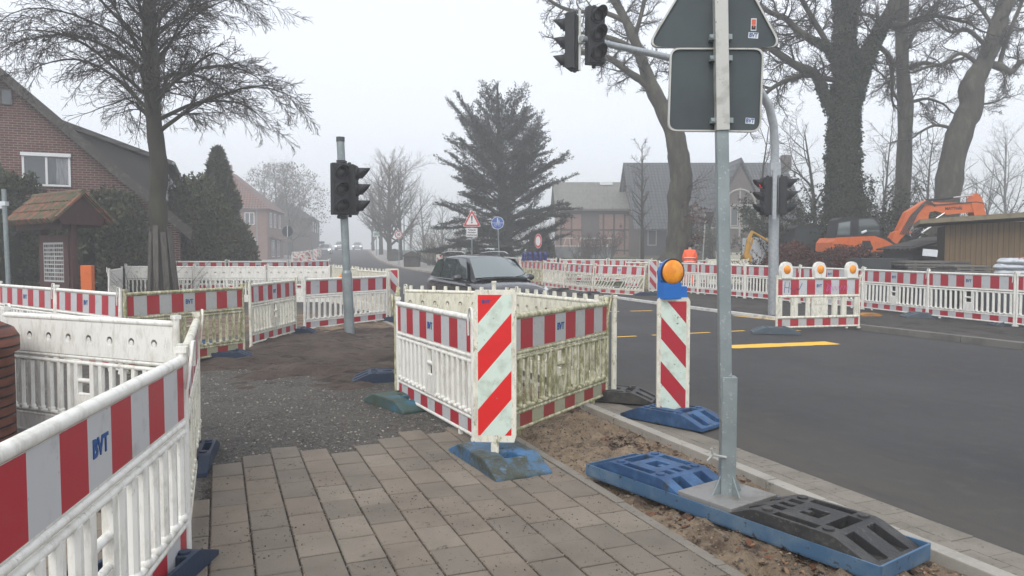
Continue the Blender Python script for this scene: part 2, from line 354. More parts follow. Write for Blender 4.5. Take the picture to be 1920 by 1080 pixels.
patch('earth_patch', -2.75, 12.1, 2.15, 3.3, .07, EARTH, rough=.085, base=.015, ang=.12)
patch('sand_patch', -5.5, 16.5, 3.4, 2.6, .05, M('tan_soil', (.26, .19, .13), 1, [((.13, .09, .065), 2, .42, .6), ((.06, .05, .04), 8, .56, .66)], bump=(25, 1, .05), rnd=False), step=.25, base=.02)
patch('sand_heap', -3.75, 15.0, .42, .25, .07, SAND, step=.04, rough=.03, base=.02)
def soil_z(u, v):
    e = min(1, (v-2.36)/.12, (3.47-v)/.10)
    return -.02+e*(.030+.045*nz(u, v, 1.6)+.05*nz(u, v, 6)+.026*nz(u, v, 19))
sheet('soil_strip', span(-3, 9.0, .045), span(2.34, 3.48, .04), soil_z, SAND, follow=False)
# kerb and gutter
def blocks(name, u0, u1, v0, v1, z0, z1, L, mat, gap=.008, jit=.003, bevel=.008):
    mb = MB(); u = u0; i = 0; rr = random.Random(3)
    while u < u1:
        b = min(u+L, u1); dz = rr.uniform(-jit, jit); g = [RF(a, q+bend(a)) for a, q in ((u+gap/2, v0), (u+gap/2, v1), (b-gap/2, v1), (b-gap/2, v0))]
        vs = [(x, y, G(x, y)+z0) for x, y in g]+[(x, y, G(x, y)+z1+dz) for x, y in g]
        mb.add(vs, [(3, 2, 1, 0), (4, 5, 6, 7), (0, 1, 5, 4), (1, 2, 6, 5), (2, 3, 7, 6), (3, 0, 4, 7)]); u += L
    o = mb.build(name, mat, bevel=bevel); o['kind'] = 'structure'; return o
blocks('kerb_near', -3, 30, 3.46, 3.56, -.1, .048, 1.0, CONC, bevel=.006)
PAVM = M('gutter_paver', (.205, .185, .155), .9, [((.15, .135, .112), 3, .4, .7), ((.09, .08, .065), 24, .60, .7), ((.28, .26, .23), 60, .62, .72)], bump=(60, .5, .006), rnd=False)
for k, (a, b) in enumerate(((3.563, 3.74), (3.744, 3.928))): blocks('gutter_pavers', -3+.12*k, 8.2, a, b, -.05, .006, .22+.0*k, PAVM, gap=.005, bevel=.003, jit=.002)
blocks('footway_edging', -3, 6.9, 2.295, 2.36, -.05, .037, 1.0, PAVM, bevel=.004)
# footway of concrete pavers, three tones
pm = [M('paver_%s' % n, c, .9, [(tuple(q*.74 for q in c), 2.2, .42, .7), (tuple(q*.45 for q in c), 38, .63, .70), (tuple(min(1, q*1.5) for q in c), 90, .64, .72), ((.05, .045, .038), 11, .66, .72)], bump=(90, .5, .006), rnd=False)
      for n, c in (('warm', (.190, .158, .125)), ('grey', (.168, .145, .118)), ('pale', (.212, .182, .146)))]
def inset_block(mb, u0, u1, v0, v1, z, mi, tilt):
    c = .006; q = []
    for (a, b, k) in ((u0, v0, 0), (u0, v1, 1), (u1, v1, 2), (u1, v0, 3)):
        q.append((a, b, -.03))
    for (a, b, k) in ((u0, v0, 0), (u0, v1, 1), (u1, v1, 2), (u1, v0, 3)): q.append((a, b, z-.005+tilt[k]))
    for (a, b, k) in ((u0+c, v0+c, 0), (u0+c, v1-c, 1), (u1-c, v1-c, 2), (u1-c, v0+c, 3)): q.append((a, b, z+tilt[k]))
    vs = []
    for a, b, zz in q:
        x, y = RF(a, b); vs.append((x, y, G(x, y)+zz))
    f = []
    for l in (0, 4):
        for k in range(4): f.append((l+k, l+(k+1) % 4, l+4+(k+1) % 4, l+4+k))
    f.append((8, 9, 10, 11)); mb.add(vs, f, mi)
pv = MB(); CWD, CLN = .2145, .325; col = 0; v = 2.292-CWD
while v > -5:
    endu = 6.30-.30*max(0, (1.5-v)/1.9)**1.0 if v > -.15 else (5.35 if v > -1.2 else 4.9)
    u = -1.0+(col % 2)*CLN/2+rng.uniform(-.01, .01); st = []
    while u+CLN < endu+rng.uniform(-.12, .10):
        st.append(u); u += CLN
    for u in st:
        last = u == st[-1]
        z = .034+rng.uniform(-.002, .002)+(.004 if last else 0); tl = [rng.uniform(-.0016, .0016) for _ in range(4)]
        inset_block(pv, u+.007, u+CLN-.007, v+.005, v+CWD-.005, z, rng.choice([0, 0, 1, 1, 2]), tl)
    v -= CWD; col += 1
o = pv.build('footway_pavers', pm); o['kind'] = 'structure'
sheet('paver_bed', span(-1.2, 5.9, .5), span(-5.2, 2.3, .5), .016, M('joint_sand', (.032, .028, .023), 1, [((.12, .11, .09), 70, .5, .6)], bump=(60, 1, .02), rnd=False), follow=False)
# far side of the road
blocks('kerb_far', -6, 13.0, 12.3, 12.45, -.1, .12, 1.09, DKERB)
blocks('painted_kerb', 13.0, 22.4, 12.3, 12.45, -.1, .075, 1.09, PWHITE)
blocks('kerb_bend', 22.4, 26.5, 12.3, 12.45, -.1, .07, 1.09, DKERB)
blocks('kerb_far_bend', 26.5, 190, 12.3, 12.45, -.1, .10, 1.5, CONC)
sheet('footway_far', span(-6, 26.5, 1), span(12.4, 20.5, .9), lambda u, v: .085+.02*nz(u, v, .8), WALK)
sheet('footway_concrete', span(26.3, 200, 3), span(12.4, 15.2, .7), .088, CONCG)
sheet('brick_verge', span(26.3, 200, 3), [12.02, 12.297], .006, M('red_gutter', (.15, .10, .085), .9, rnd=False))
sheet('footway_left', span(33, 150, 3), span(-2.2, 3.4, .8), .05, CONCG)
blocks('kerb_left', 30, 150, 3.5, 3.62, -.1, .09, 1.5, CONC)
def mark(name, pts, mat, z=.005):
    vs = [(x, y, G(x, y)+z) for x, y in pts]; mb = MB(); mb.add(vs, [tuple(range(len(vs)))]); o = mb.build(name, mat); o['kind'] = 'structure'; return o
def bar_mark(name, x0, y0, x1, y1, w, mat, dash=None, gap=.4, ragged=0):
    d = Vector((x1-x0, y1-y0)); L = d.length; d.normalize(); n = Vector((-d.y, d.x))*w/2; s = 0; mb = MB(); rr = random.Random(int(x0*100))
    while s < L-.01:
        e = min(L, s+(dash or L)); k = max(1, int((e-s)/.12)) if ragged else 1
        up = []; lo = []
        for i in range(k+1):
            c = Vector((x0, y0))+d*(s+(e-s)*i/k); j1, j2 = (rr.uniform(-ragged, ragged), rr.uniform(-ragged, ragged)) if ragged else (0, 0)
            a = c+n*(1+j1); b = c-n*(1+j2); up.append((a.x, a.y, G(a.x, a.y)+.005)); lo.append((b.x, b.y, G(b.x, b.y)+.005))
        for i in range(k): mb.quad(lo[i], lo[i+1], up[i+1], up[i])
        s = e+(gap if dash else 0)
    o = mb.build(name, mat); o['kind'] = 'structure'
def pl(name, a, b, w, mat, **kw):
    x0, y0 = P(*a); x1, y1 = P(*b); bar_mark(name, x0, y0, x1, y1, w, mat, **kw)
pl('yellow_stop_bar', (1363, 651), (1562, 643.5), .42, YEL, ragged=.10)
pl('yellow_dashes', (1150, 632.5), (1450, 618), .10, YEL, dash=.5, gap=.36, ragged=.05)
pl('yellow_dashes', (1120, 585), (1225, 583), .13, YEL, dash=.62, gap=.33)
pl('yellow_dashes', (1375, 592), (1460, 601), .12, YEL, dash=.9, gap=.1)
pl('yellow_stop_bar', (1455, 622), (1500, 620), .12, YEL)
pl('white_line', (697, 603), (742, 617), .22, WMARK, ragged=.12)
# loose stones on the grit and litter of leaves on the soil
def scatter(name, n, place, size, mats, flat=.6, kind='stuff', label=None, cat=None, curl=False):
    P0 = np.zeros((n, 3)); k = 0
    while k < n:
        q = place()
        if q is not None: P0[k] = q; k += 1
    if curl:
        base = np.array([(-1, -.6, .1), (0, -.75, -.05), (1, -.35, .3), (1, .4, .35), (0, .7, 0), (-1, .5, .2)]); tri = [(0, 1, 4), (0, 4, 5), (1, 2, 3), (1, 3, 4)]
    else:
        base = np.array([(-1, 0, 0), (0, -1, 0), (1, .1, 0), (.1, 1, 0), (0, 0, 1), (0, 0, -1)]); tri = [(0, 1, 4), (1, 2, 4), (2, 3, 4), (3, 0, 4), (1, 0, 5), (2, 1, 5), (3, 2, 5), (0, 3, 5)]
    nb = len(base); s = size[0]+(size[1]-size[0])*nrg.random(n)**2.2; a = nrg.random(n)*6.28
    B = base[None]*(1+.35*(nrg.random((n, nb, 1))-.5)); B = B*np.stack([s, s, s*flat], 1)[:, None]
    X = B[..., 0]*np.cos(a)[:, None]-B[..., 1]*np.sin(a)[:, None]; Y = B[..., 0]*np.sin(a)[:, None]+B[..., 1]*np.cos(a)[:, None]
    tx, ty = (nrg.random(n)-.5)*.9, (nrg.random(n)-.5)*.9
    Z = B[..., 2]+X*tx[:, None]+Y*ty[:, None]
    V = np.stack([X, Y, Z], -1)+P0[:, None]
    F = (np.arange(n)[:, None, None]*nb+np.array(tri)[None]).reshape(-1, 3)
    mi = np.repeat(nrg.integers(0, len(mats), n), len(tri))
    o = mesh_np(name, V.reshape(-1, 3), F, mats, midx=mi); return tag(o, label, cat, kind=kind)
def grit_place():
    u = 5.2+9*rng.random()**1.6; v = rng.uniform(-2.5, 3.4)
    if (v < 2.2 and u < 5.9) or (v > 2.3 and u < 9.0): return None
    x, y = RF(u, v); return (x, y, G(x, y)+grit_z(u, v)+.001)
ST = [M('stone_%d' % i, c, .9, rnd=False) for i, c in enumerate(((.15, .14, .125), (.07, .065, .06), (.27, .25, .22), (.10, .085, .07)))]
scatter('loose_grit', 16000, grit_place, (.003, .017), ST, label='scattered grey grit stones', cat='grit')
def soil_place():
    u = rng.uniform(1.0, 8.8); v = rng.uniform(2.42, 3.4); x, y = RF(u, v); return (x, y, G(x, y)+soil_z(u, v)+.004)
LF = [M('dead_leaf_%d' % i, c, .8, rnd=False) for i, c in enumerate(((.13, .055, .03), (.07, .04, .028), (.20, .12, .07), (.04, .028, .022)))]
def soil_leaf():
    q = soil_place(); 
    return q if nz(q[0], q[1], 1.1, 4) > .05 else None
scatter('dead_leaves', 1500, soil_leaf, (.010, .030), LF, flat=.7, curl=True, label='brown dead leaves on the sandy soil strip', cat='leaves')
scatter('soil_crumbs', 9000, soil_place, (.003, .011), ST[:2]+[M('soil_crumb', (.10, .07, .05), 1), M('sand_crumb', (.28, .21, .14), 1)], label='crumbs of soil on the sandy strip', cat='soil')
def joint_place():
    u = 2.4+3.8*rng.random(); k = rng.randint(0, 15); v = 2.292-CWD*k+rng.gauss(0, .006)
    x, y = RF(u, v); return (x, y, G(x, y)+.030)
scatter('joint_grit', 5000, joint_place, (.002, .007), [ST[0], ST[1], MATS['sand_crumb'], MATS['soil_crumb']], label='sandy grit in the long joints of the pavers', cat='grit')
def pav_place():
    u = 2.6+3.6*rng.random(); v = rng.uniform(-1.0, 2.3)
    if nz(u, v, 1.7, 9) < .02: return None
    x, y = RF(u, v); return (x, y, G(x, y)+.036)
scatter('paver_dirt', 2600, pav_place, (.0015, .007), [ST[1], MATS['dead_leaf_3'], MATS['soil_crumb']], label='dark crumbs of dirt on the pavers', cat='dirt')
# ------------------------------------------------------------------ barriers
BL = 2.2                                                              # panel length
_BM = {}; _lr = random.Random(12)
def barrier_meshes(style, dirt, back_only=False):
    """parts of one fence panel in local axes: x along the panel, -y its striped face, z up from the ground"""
    key = (style, dirt)
    if key in _BM: return _BM[key]
    root = bpy.data.objects.new('proto', None)
    w = W[dirt]; L = BL; f = MB()
    wide = style == 'wide'
    for x in (.025, L-.025):
        f.tube([(x, 0, .03), (x, 0, 1.10)], .026, 8)
        f.box((x, 0, 1.115), (.055, .055, .03)); f.box((x, 0, .045), (.07, .04, .03))
    rails = [(1.06, .027), (.745, .019), (.700, .019), (.262, .019), (.228, .017), (.085, .017)] if not wide else [(1.06, .027), (.70, .03), (.28, .03), (.085, .022)]
    for z, r in rails: f.tube([(.02, 0, z), (L-.02, 0, z)], r, 8)
    for x in (.35, L-.35): f.box((x, 0, .055), (.05, .025, .04))
    # lifting hook at the end
    f.tube([(L-.06, -.03, .92), (L-.03, -.045, 1.08), (L+.0, -.045, 1.15), (L+.045, -.04, 1.15), (L+.05, -.035, 1.02)], .009, 6)
    if style == 'pegs':
        n = 9
        for i in range(n): f.box((.13+i*(L-.26)/(n-1), 0, 1.105), (.055, .034, .07), taper=.85)
    bars = MB()
    if wide:
        for x, ww in ((.10, .10), (.47, .17), (.82, .10), (1.12, .42), (1.52, .13), (1.76, .13), (2.09, .10)): bars.box((x, 0, .49), (ww, .035, .41))
        bars.box((1.12, -.02, .60), (.30, .012, .12)); 
    else:
        n = 16; mid = L/2
        for i in range(n):
            x = .105+i*(L-.21)/(n-1)
            if abs(x-mid) < .14: continue
            if style == 'slant': bars.add(*slat(x, .11, .034))
            else: bars.prism([(x-.024, -.008), (x-.012, -.022), (x+.012, -.022), (x+.024, -.008), (x+.020, .016), (x-.020, .016)], 'z', .270, .695)
            bars.sphere((x, -.004, .285), (.034, .03, .03), 0, 8, 5)
        if style == 'slant': bars.tube([(mid-.12, 0, .62), (mid+.12, 0, .62)], .022, 8)
        else:
            bars.bx(mid-.125, mid-.075, -.02, .02, .27, .695); bars.bx(mid+.075, mid+.125, -.02, .02, .27, .695)
            bars.bx(mid-.075, mid+.075, -.018, .018, .27, .43); bars.tube([(mid-.08, 0, .555), (mid+.08, 0, .555)], .02, 8); bars.tube([(mid-.08, 0, .44), (mid+.08, 0, .44)], .016, 8)
    f.build('frame', w, root, bevel=0); bars.build('upright_bars', w, root)
    bd = MB(); z0, z1 = (.765, 1.04) if not wide else (.72, 1.04)
    bd.bx(.045, L-.045, -.008, .018, z0, z1); bd.build('top_board', WB[dirt] if not wide else w, root)
    b2 = MB(); b2.bx(.045, L-.045, -.006, .014, .095, .222 if not wide else .26); b2.build('foot_board', w, root)
    def stripes(name, za, zb, y):
        s = MB(); xs = [.05]; n = 11; c = (L-.10)/10; xs = [.05, .05+c/2]+[.05+c/2+c*k for k in range(1, 10)]+[L-.05]
        for i in range(len(xs)-1): s.bx(xs[i], xs[i+1], y-.0015, y, za, zb, 0 if i % 2 == 0 else 1)
        return s.build(name, [RED[max(0, dirt-(za > .5))], GRY[max(0, dirt-(za > .5))]], root)
    stripes('striped_foil', .775 if not wide else .735, 1.032, -.0095); stripes('lower_striped_foil', .105, .214 if not wide else .25, -.0075)
    if style != 'plain':
        text('BVT', .092 if not wide else .09, 'lettering', INK, root, (L/2, -.0125, .91), bold=.028, sx=.85)
    _BM[key] = root; return root
def slat(x, dx, w):
    vs = []
    for z, o in ((.27, -dx), (.695, dx)):
        for a, b in ((-w/2, -.016), (w/2, -.016), (w/2, .016), (-w/2, .016)): vs.append((x+o+a, b, z))
    return vs, [(3, 2, 1, 0), (4, 5, 6, 7), (0, 1, 5, 4), (1, 2, 6, 5), (2, 3, 7, 6), (3, 0, 4, 7)]
def barrier(a, b, label, style='standard', dirt=0, group='white plastic fence panels with red and grey foil', dz=0, tilt=0, cat='barrier', lean=0):
    """from foot point a to foot point b; the striped face is on the right-hand side of that direction"""
    d = Vector((b[0]-a[0], b[1]-a[1])); ang = math.atan2(d.y, d.x)
    proto = barrier_meshes(style, dirt); z0, z1 = G(*a)+dz, G(*b)+dz
    r = bpy.data.objects.new('fence_barrier', None); r.empty_display_size = .2; SC.collection.objects.link(r)
    lean += _lr.uniform(-1.3, 1.3)
    r.location = (a[0], a[1], z0); r.rotation_mode = 'XYZ'; r.rotation_euler = (R(lean), -math.atan2(z1-z0, d.length)+R(tilt), ang)
    r.scale = (d.length/BL, 1, 1); tag(r, label, cat, group)
    for ch in [o for o in bpy.data.objects if o.parent == proto]:
        c = ch.copy(); SC.collection.objects.link(c); c.parent = r
    return r
def solve(A, px, L, near=False):
    k = (px-960)/FPX; a = 1+k*k; b = -2*(A[0]*k+A[1]); c = A[0]**2+A[1]**2-L*L; D = b*b-4*a*c
    y = (-b+(-1 if near else 1)*math.sqrt(max(0, D)))/(2*a); return (k*y, y)
# ------------------------------------------------------------------ rubber foot plates
def plate_mesh(name, mat, style=0):
    """moulded rubber foot: ramps at both ends, pockets and sockets sunk in the top, round plugs standing proud"""
    L, Wd, h = .86, .42, .115
    xs = [-.43, -.41, -.24, -.20, -.12, -.055, -.02, .055, .12, .20, .24, .41, .43]
    ys = [-.21, -.19, -.135, -.105, -.055, -.02, .02, .055, .105, .135, .19, .21]
    def top(x):
        a = abs(x)
        return h if a <= .22 else h-(a-.22)/.21*(h-.028)
    def hole(i, j):
        x = (xs[i]+xs[i+1])/2; y = (ys[j]+ys[j+1])/2; ay = abs(y)
        if abs(x) > .24 and abs(x) < .41: return .022 if (.05 < ay < .135) else None     # slots down the ramps
        if .12 < x < .20 and ay < .105: return .012
        if -.20 < x < -.12 and ay < .02: return .02
        if -.20 < x < -.12 and .055 < ay < .105: return .03
        if -.055 < x < -.02 and ay < .055 and ay > .018: return .02
        if .055 > x > -.02 and ay < .055: return .015
        if -.12 < x < .12 and .135 < ay < .19: return .015
        return None
    if style == 1:
        def hole(i, j):
            x = (xs[i]+xs[i+1])/2; y = (ys[j]+ys[j+1])/2; ay = abs(y)
            if .12 < x < .24 and ay < .055: return .03
            if -.20 < x < -.12 and .05 < y < .135: return .03
            if .055 > x > -.02 and ay < .02: return .02
            return None
    mb = MB(); nx, ny = len(xs)-1, len(ys)-1
    def ht(i, j):
        if i < 0 or j < 0 or i >= nx or j >= ny: return 'out'
        return hole(i, j)
    def z(i, j, k): # k index of x line
        q = hole(i, j); return top(xs[k]) if q is None else q
    for i in range(nx):
        for j in range(ny):
            za, zb = z(i, j, i), z(i, j, i+1)
            mb.quad((xs[i], ys[j], za), (xs[i+1], ys[j], zb), (xs[i+1], ys[j+1], zb), (xs[i], ys[j+1], za))
    for i in range(nx+1):
        for j in range(ny):
            p, q = ht(i-1, j), ht(i, j)
            if p == q: continue
            za = 0 if p == 'out' else (top(xs[i]) if p is None else p); zb = 0 if q == 'out' else (top(xs[i]) if q is None else q)
            if abs(za-zb) > 1e-5: mb.quad((xs[i], ys[j], za), (xs[i], ys[j+1], za), (xs[i], ys[j+1], zb), (xs[i], ys[j], zb))
    for j in range(ny+1):
        for i in range(nx):
            p, q = ht(i, j-1), ht(i, j)
            if p == q: continue
            f = lambda s, k: 0 if s == 'out' else (top(xs[k]) if s is None else s)
            a0, a1, b0, b1 = f(p, i), f(p, i+1), f(q, i), f(q, i+1)
            if abs(a0-b0)+abs(a1-b1) > 1e-5: mb.quad((xs[i], ys[j], a0), (xs[i+1], ys[j], a1), (xs[i+1], ys[j], b1), (xs[i], ys[j], b0))
    o = mb.build(name, mat, weld=True, bevel=.006 if not style else .014)
    if not style:
        for x in (-.17, .17):
            for y in (-.155, .155): pg = MB(); pg.tube([(x, y, h-.004), (x, y, h+.010)], .028, 14, smooth=False); pg.build('plug', mat, o)
    return o
_PL = {}
def plate(x, y, ang, mat, label, style=0, dz=.0, tilt=0, pitch=0, group='rubber foot plates of the fence', scale=1):
    k = (mat.name, style)
    if k not in _PL: _PL[k] = plate_mesh('foot_plate', mat, style); o = _PL[k]
    else:
        s = _PL[k]; o = s.copy(); SC.collection.objects.link(o)
        for ch in [q for q in bpy.data.objects if q.parent == s]:
            c = ch.copy(); SC.collection.objects.link(c); c.parent = o
    o.location = (x, y, G(x, y)+dz); o.rotation_euler = (R(tilt), R(pitch), R(ang)); o.scale = (scale,)*3
    return tag(o, label, 'foot plate', group)
# ---- foreground left
barrier((-1.30, 1.50), (-1.66, 3.72), 'large fence panel nearest the camera, filling the lower left corner', dirt=0)
bq = barrier((-1.70, 3.78), (-2.50, 5.82), 'fence panel seen almost edge-on, joined to the end of the nearest panel', dirt=1)
barrier((-2.52, 5.55), (-4.45, 6.45), 'white fence panel showing its plain dimpled back beside the round brick pier', style='standard', dirt=0)
# ---- row across the yard on the left
A0, A1, A2, A3 = (-8.55, 12.3), (-6.72, 10.85), (-5.05, 9.5), (-4.12, 11.35)
barrier(A0, A1, 'striped fence panel at the left picture edge in front of the notice board kiosk', dirt=0)
barrier(A1, A2, 'clean striped fence panel between the left edge panel and the algae-green yard panel', dirt=0)
barrier((A2[0]+.04, A2[1]+.02), A3, 'striped fence panel with algae-green bars standing on a navy foot plate in the yard', dirt=2)
barrier((-4.35, 12.25), (-4.2, 14.35), 'grimy striped panel between the algae-green panel and the one behind the traffic light pole', style='standard', dirt=1)
ylo = barrier((-4.14, 14.65), (-2.86, 16.9), 'clean bright striped fence panel directly behind the traffic light pole in the yard', dirt=0)
# ---- central cage
C1a, C1b = (-1.22, 7.9), (-.30, 6.05)
barrier(C1a, C1b, 'clean striped panel forming the front left side of the central barrier enclosure', dirt=0)
barrier((-.13, 6.0), (1.02, 7.9), 'moss-stained striped panel forming the front right side of the central barrier enclosure', dirt=2)
barrier((-1.56, 10.15), (-1.25, 7.97), 'greenish fence panel seen edge-on, left side of the central barrier enclosure', style='pegs', dirt=2)
barrier((.02, 9.75), (-1.52, 10.45), 'dimpled peg-topped back panel of the central enclosure directly before the dark car', style='pegs', dirt=1)
barrier((1.00, 8.02), (.05, 9.72), 'stained dimpled back of the peg-topped panel at the rear right of the central enclosure', style='pegs', dirt=1)
pst = MB(); pst.tube([(0, 0, .02), (0, 0, 1.12)], .03, 8); pst.box((0, 0, 1.13), (.062, .062, .03))
po = pst.build('barrier_post', W[1], bevel=.004, loc=(1.10, 7.93, 0)); tag(po, 'single white plastic post at the right corner of the central enclosure', 'post')
po = po.copy(); SC.collection.objects.link(po); po.location = (-.21, 8.8, .1); tag(po, 'white square-headed post rising inside the central enclosure behind its beacon', 'post'); po.location = (-.235, 9.6, .02); po.scale=(1,1,1.06)
# ---- enclosure behind the yard on the left
barrier((-6.98, 21.0), (-9.02, 21.0), 'dimpled white back panel in the left enclosure, just right of the tree with boards', dirt=0, dz=.1)
barrier((-5.15, 21.0), (-6.93, 21.0), 'dimpled white back panel in the left enclosure, at its road-side corner', dirt=0, dz=.1)
barrier((-9.1, 21.2), (-11.2, 21.4), 'dimpled white back panel behind the tree trunk wrapped in boards', dirt=0, dz=.1)
barrier((-11.25, 21.3), (-10.6, 19.4), 'slanting white back panel left of the tree wrapped in boards', dirt=0, dz=.05)
barrier((-4.0, 19.0), (-5.12, 21.0), 'peg-topped yellowed back panel along the road, farther from the camera, left of the beacon', style='pegs', dirt=1, dz=.1)
barrier((-2.8, 17.0), (-3.95, 18.9), 'peg-topped yellowed back panel along the road, nearer the camera, left of the beacon', style='pegs', dirt=1, dz=.08)
g2 = 'striped panels behind the left enclosure'
barrier((-18.3, 30), (-16.15, 30), 'small striped panel beside the orange post and the kiosk', dz=.0, group=g2)
barrier((-12.5, 26.8), (-10.35, 26.8), 'red and grey striped panel tops right behind the board-wrapped tree', dz=.12, group=g2)
barrier((-10.28, 26.8), (-8.1, 26.8), 'striped panel behind the left enclosure, middle one of its row', dz=.12, group=g2)
barrier((-8.05, 26.8), (-7.0, 28.3), 'short angled striped panel at the road end behind the left enclosure', dz=.12, group=g2)
barrier((-21.0, 30.6), (-18.4, 30), 'striped panel partly hidden by the notice board kiosk', group=g2)
# ---- row along the far kerb
q = (PX(1206, 25.0), 25.0); names = ['slanted-bar fence panel nearest the beacon in the row along the far kerb', 'grimy fence panel second from the beacon in the row along the far kerb', 'white-barred fence panel third from the beacon in the row along the far kerb', 'fence panel under the row of blue lamps beside the dark car']
R4 = []
for i, (px, L, st, d) in enumerate(((1112, 2.25, 'slant', 1), (1058, 2.2, 'slant', 1), (1017, 2.2, 'standard', 1), (975, 2.2, 'standard', 2))):
    n = solve(q, px, L); barrier(n, q, names[i], style=st, dirt=d, lean=-6 if i < 2 else -4); q = (n[0]-.03, n[1]+.03); R4.append(n)
g3 = 'striped panels at the edge of the garden'
barrier((PX(930, 44), 44), (PX(975, 38.5), 38.5), 'distant striped panel behind the windscreen of the dark car', group=g3)
barrier((PX(976, 38), 38), (PX(1044, 36), 36), 'striped panel right of the blue lamp row and the round sign', group=g3)
barrier((PX(1049, 35), 35), (PX(1139, 34.6), 34.6), 'bright striped panel standing at the lawn edge, widest of the far row', group=g3)
barrier((PX(1141, 34.5), 34.5), (PX(1222, 33.5), 33.5), 'striped panel at the lawn edge in front of the slender tree', group=g3)
barrier((PX(1172, 30.4), 30.4), (PX(1230, 29.2), 29.2), 'narrow-looking striped panel behind the small far beacon', group=g3)
barrier((PX(1200, 27.2), 27.2), (PX(1218, 26.2), 26.2), 'short end-on fence panel between the far kerb row and its beacon', style='plain', dirt=2, group=g3)
# ---- row beyond the far footway
q = (PX(1619, 19.3), 19.3); nm = ['striped panel half hidden behind the panel with three lamps', 'striped panel left of the curved mast pole', 'striped panel seen through behind the sign pole', 'striped panel to the right of the blue-housed amber lamp']
for i, px in enumerate((1500, 1397, 1309, 1234)):
    n = solve(q, px, 2.2); barrier(n, q, nm[i], dz=.08, group='striped panels beyond the far footway'); q = n
q = (PX(1619, 19.3), 19.3); nm = ['striped panel immediately right of the panel with three lamps', 'long striped panel in front of the wooden shed', 'striped panel cut off by the right picture edge']
for i, px in enumerate((1741, 1907, 2120)):
    n = solve(q, px, 2.25, True); barrier(q, n, nm[i], dz=.08, group='striped panels beyond the far footway'); q = n
barrier((PX(1404, 30), 30), (PX(1326, 30), 30), 'cream dimpled back panel beside the white container', dirt=1, dz=.1)
barrier((PX(1235, 33), 33), (PX(1325, 32.4), 32.4), 'striped panel in front of the worker in orange', dz=-.0)
barrier((PX(1388, 42), 42), (PX(1342, 42), 42), 'distant pale back panel behind the cream one', dirt=1)
# ---- panel with three amber lamps
lb = barrier((PX(1456, 14.75), 14.75), (PX(1614, 15.2), 15.2), 'wide-barred panel with three amber lamps, graffiti on its stripes', style='wide', dirt=1, group='x', dz=.02)
del lb['group']
for x in (.24, 1.10, 1.95):
    m = MB(); m.prism([(x-.13, 1.07), (x-.15, 1.22), (x-.135, 1.31), (x-.09, 1.375), (x, 1.40), (x+.09, 1.375), (x+.135, 1.31), (x+.15, 1.22), (x+.13, 1.07)], 'y', -.05, .05)
    h = m.build('warning_lamp', W[0], lb, bevel=.012); l = MB(); l.sphere((x, -.05, 1.245), (.09, .03, .09), 0, 20, 8); l.build('amber_lens', ORL, h)
def scribble(name, pts, mat, parent, y=-.0135, r=.006):
    m = MB()
    for s in pts: m.tube([(a, y, b) for a, b in s], r, 5)
    m.build(name, mat, parent)
scribble('blue_graffiti', [[(.22, 1.0), (.20, .78)], [(.33, .99), (.31, .78)], [(.21, .89), (.32, .88)], [(.40, .98), (.36, .86), (.47, .80), (.40, .76)], [(.50, .86), (.58, .84), (.66, .97)], [(.80, .99), (.79, .82)], [(.785, .77), (.80, .755), (.79, .74)]], INK, lb)
scribble('pink_graffiti', [[(1.30+.09*i+(.03 if j % 2 else -.01), .86+(.05 if j % 2 else -.045)) for i in range(7) for j in range(2)], [(1.42, .97), (1.38, .75)], [(1.30, .96), (1.40, .88), (1.30, .80)]], M('pink_paint', (.62, .12, .45), .5), lb)
# ---- plates
dg = 21.7
plate(-.11, 5.50, -64, MOTTP, 'large weathered blue foot plate under the beacon at the front of the central enclosure', 1, .02, scale=1.06)
plate(-1.16, 7.62, -52, GREENP, 'teal-green weathered foot plate under the left corner of the central enclosure', 1, .02)
plate(-1.55, 9.15, 12, NAVYP, 'navy foot plate poking out left of the central enclosure', 0, .02)
plate(1.12, 7.95, -20, BLACKR, 'black foot plate under the right corner post of the central enclosure', 0, .02)
plate(1.52, 6.93, -46, BLUEP, 'clean blue foot plate under the roadside beacon with the amber lamp', 0, .02, scale=1.05)
plate(-2.47, 5.50, 106, NAVYP, 'dark blue foot plate between the left fence and the end of the pavers', 0, .02)
plate(-1.75, 3.36, 88, NAVYP, 'blue-grey foot plate under the nearest fence panel at the bottom edge', 0, .03)
plate(-4.30, 11.0, 14, NAVYP, 'navy foot plate under the algae-green panel in the yard', 0, .02)
plate(-4.28, 14.45, 8, NAVYP, 'navy ribbed foot plate left of the sand heap in the yard', 0, .02)
plate(-2.85, 17.0, 8, NAVYP, 'navy foot plate at the base of the beacon beyond the traffic light', 0, .02)
plate(-5.3, 12.2, 20, BLUEP, 'blue foot plate glimpsed through the bars of the algae-green panel', 0, .02)
plate(-3.6, 6.9, 15, NAVYP, 'dark foot plate seen through the bars of the dimpled back panel', 0, .02)
plate(PX(1456, 14.6), 14.6, -12, M('grey_blue_rubber', (.06, .085, .105), .6, [((.10, .12, .13), 10, .5, .75)]), 'grey-blue foot plate under the panel with three amber lamps', 0, .01, scale=1.05)
plate(PX(1736, 17.2), 17.2, -10, MATS['grey_blue_rubber'], 'grey-blue foot plate on the far footway in front of the shed', 0, .09, scale=1.1)
plate(PX(1905, 15.3), 15.3, -10, MATS['grey_blue_rubber'], 'grey-blue foot plate at the right picture edge', 0, .09)
plate(PX(1309, 27.2), 27.0, 0, NAVYP, 'small distant blue foot plate on the far footway beside the amber lamp', 0, .09)
plate(PX(1400, 24.5), 24.3, 10, BLACKR, 'distant black foot plate between sign pole and mast pole', 0, .08, scale=1.2)
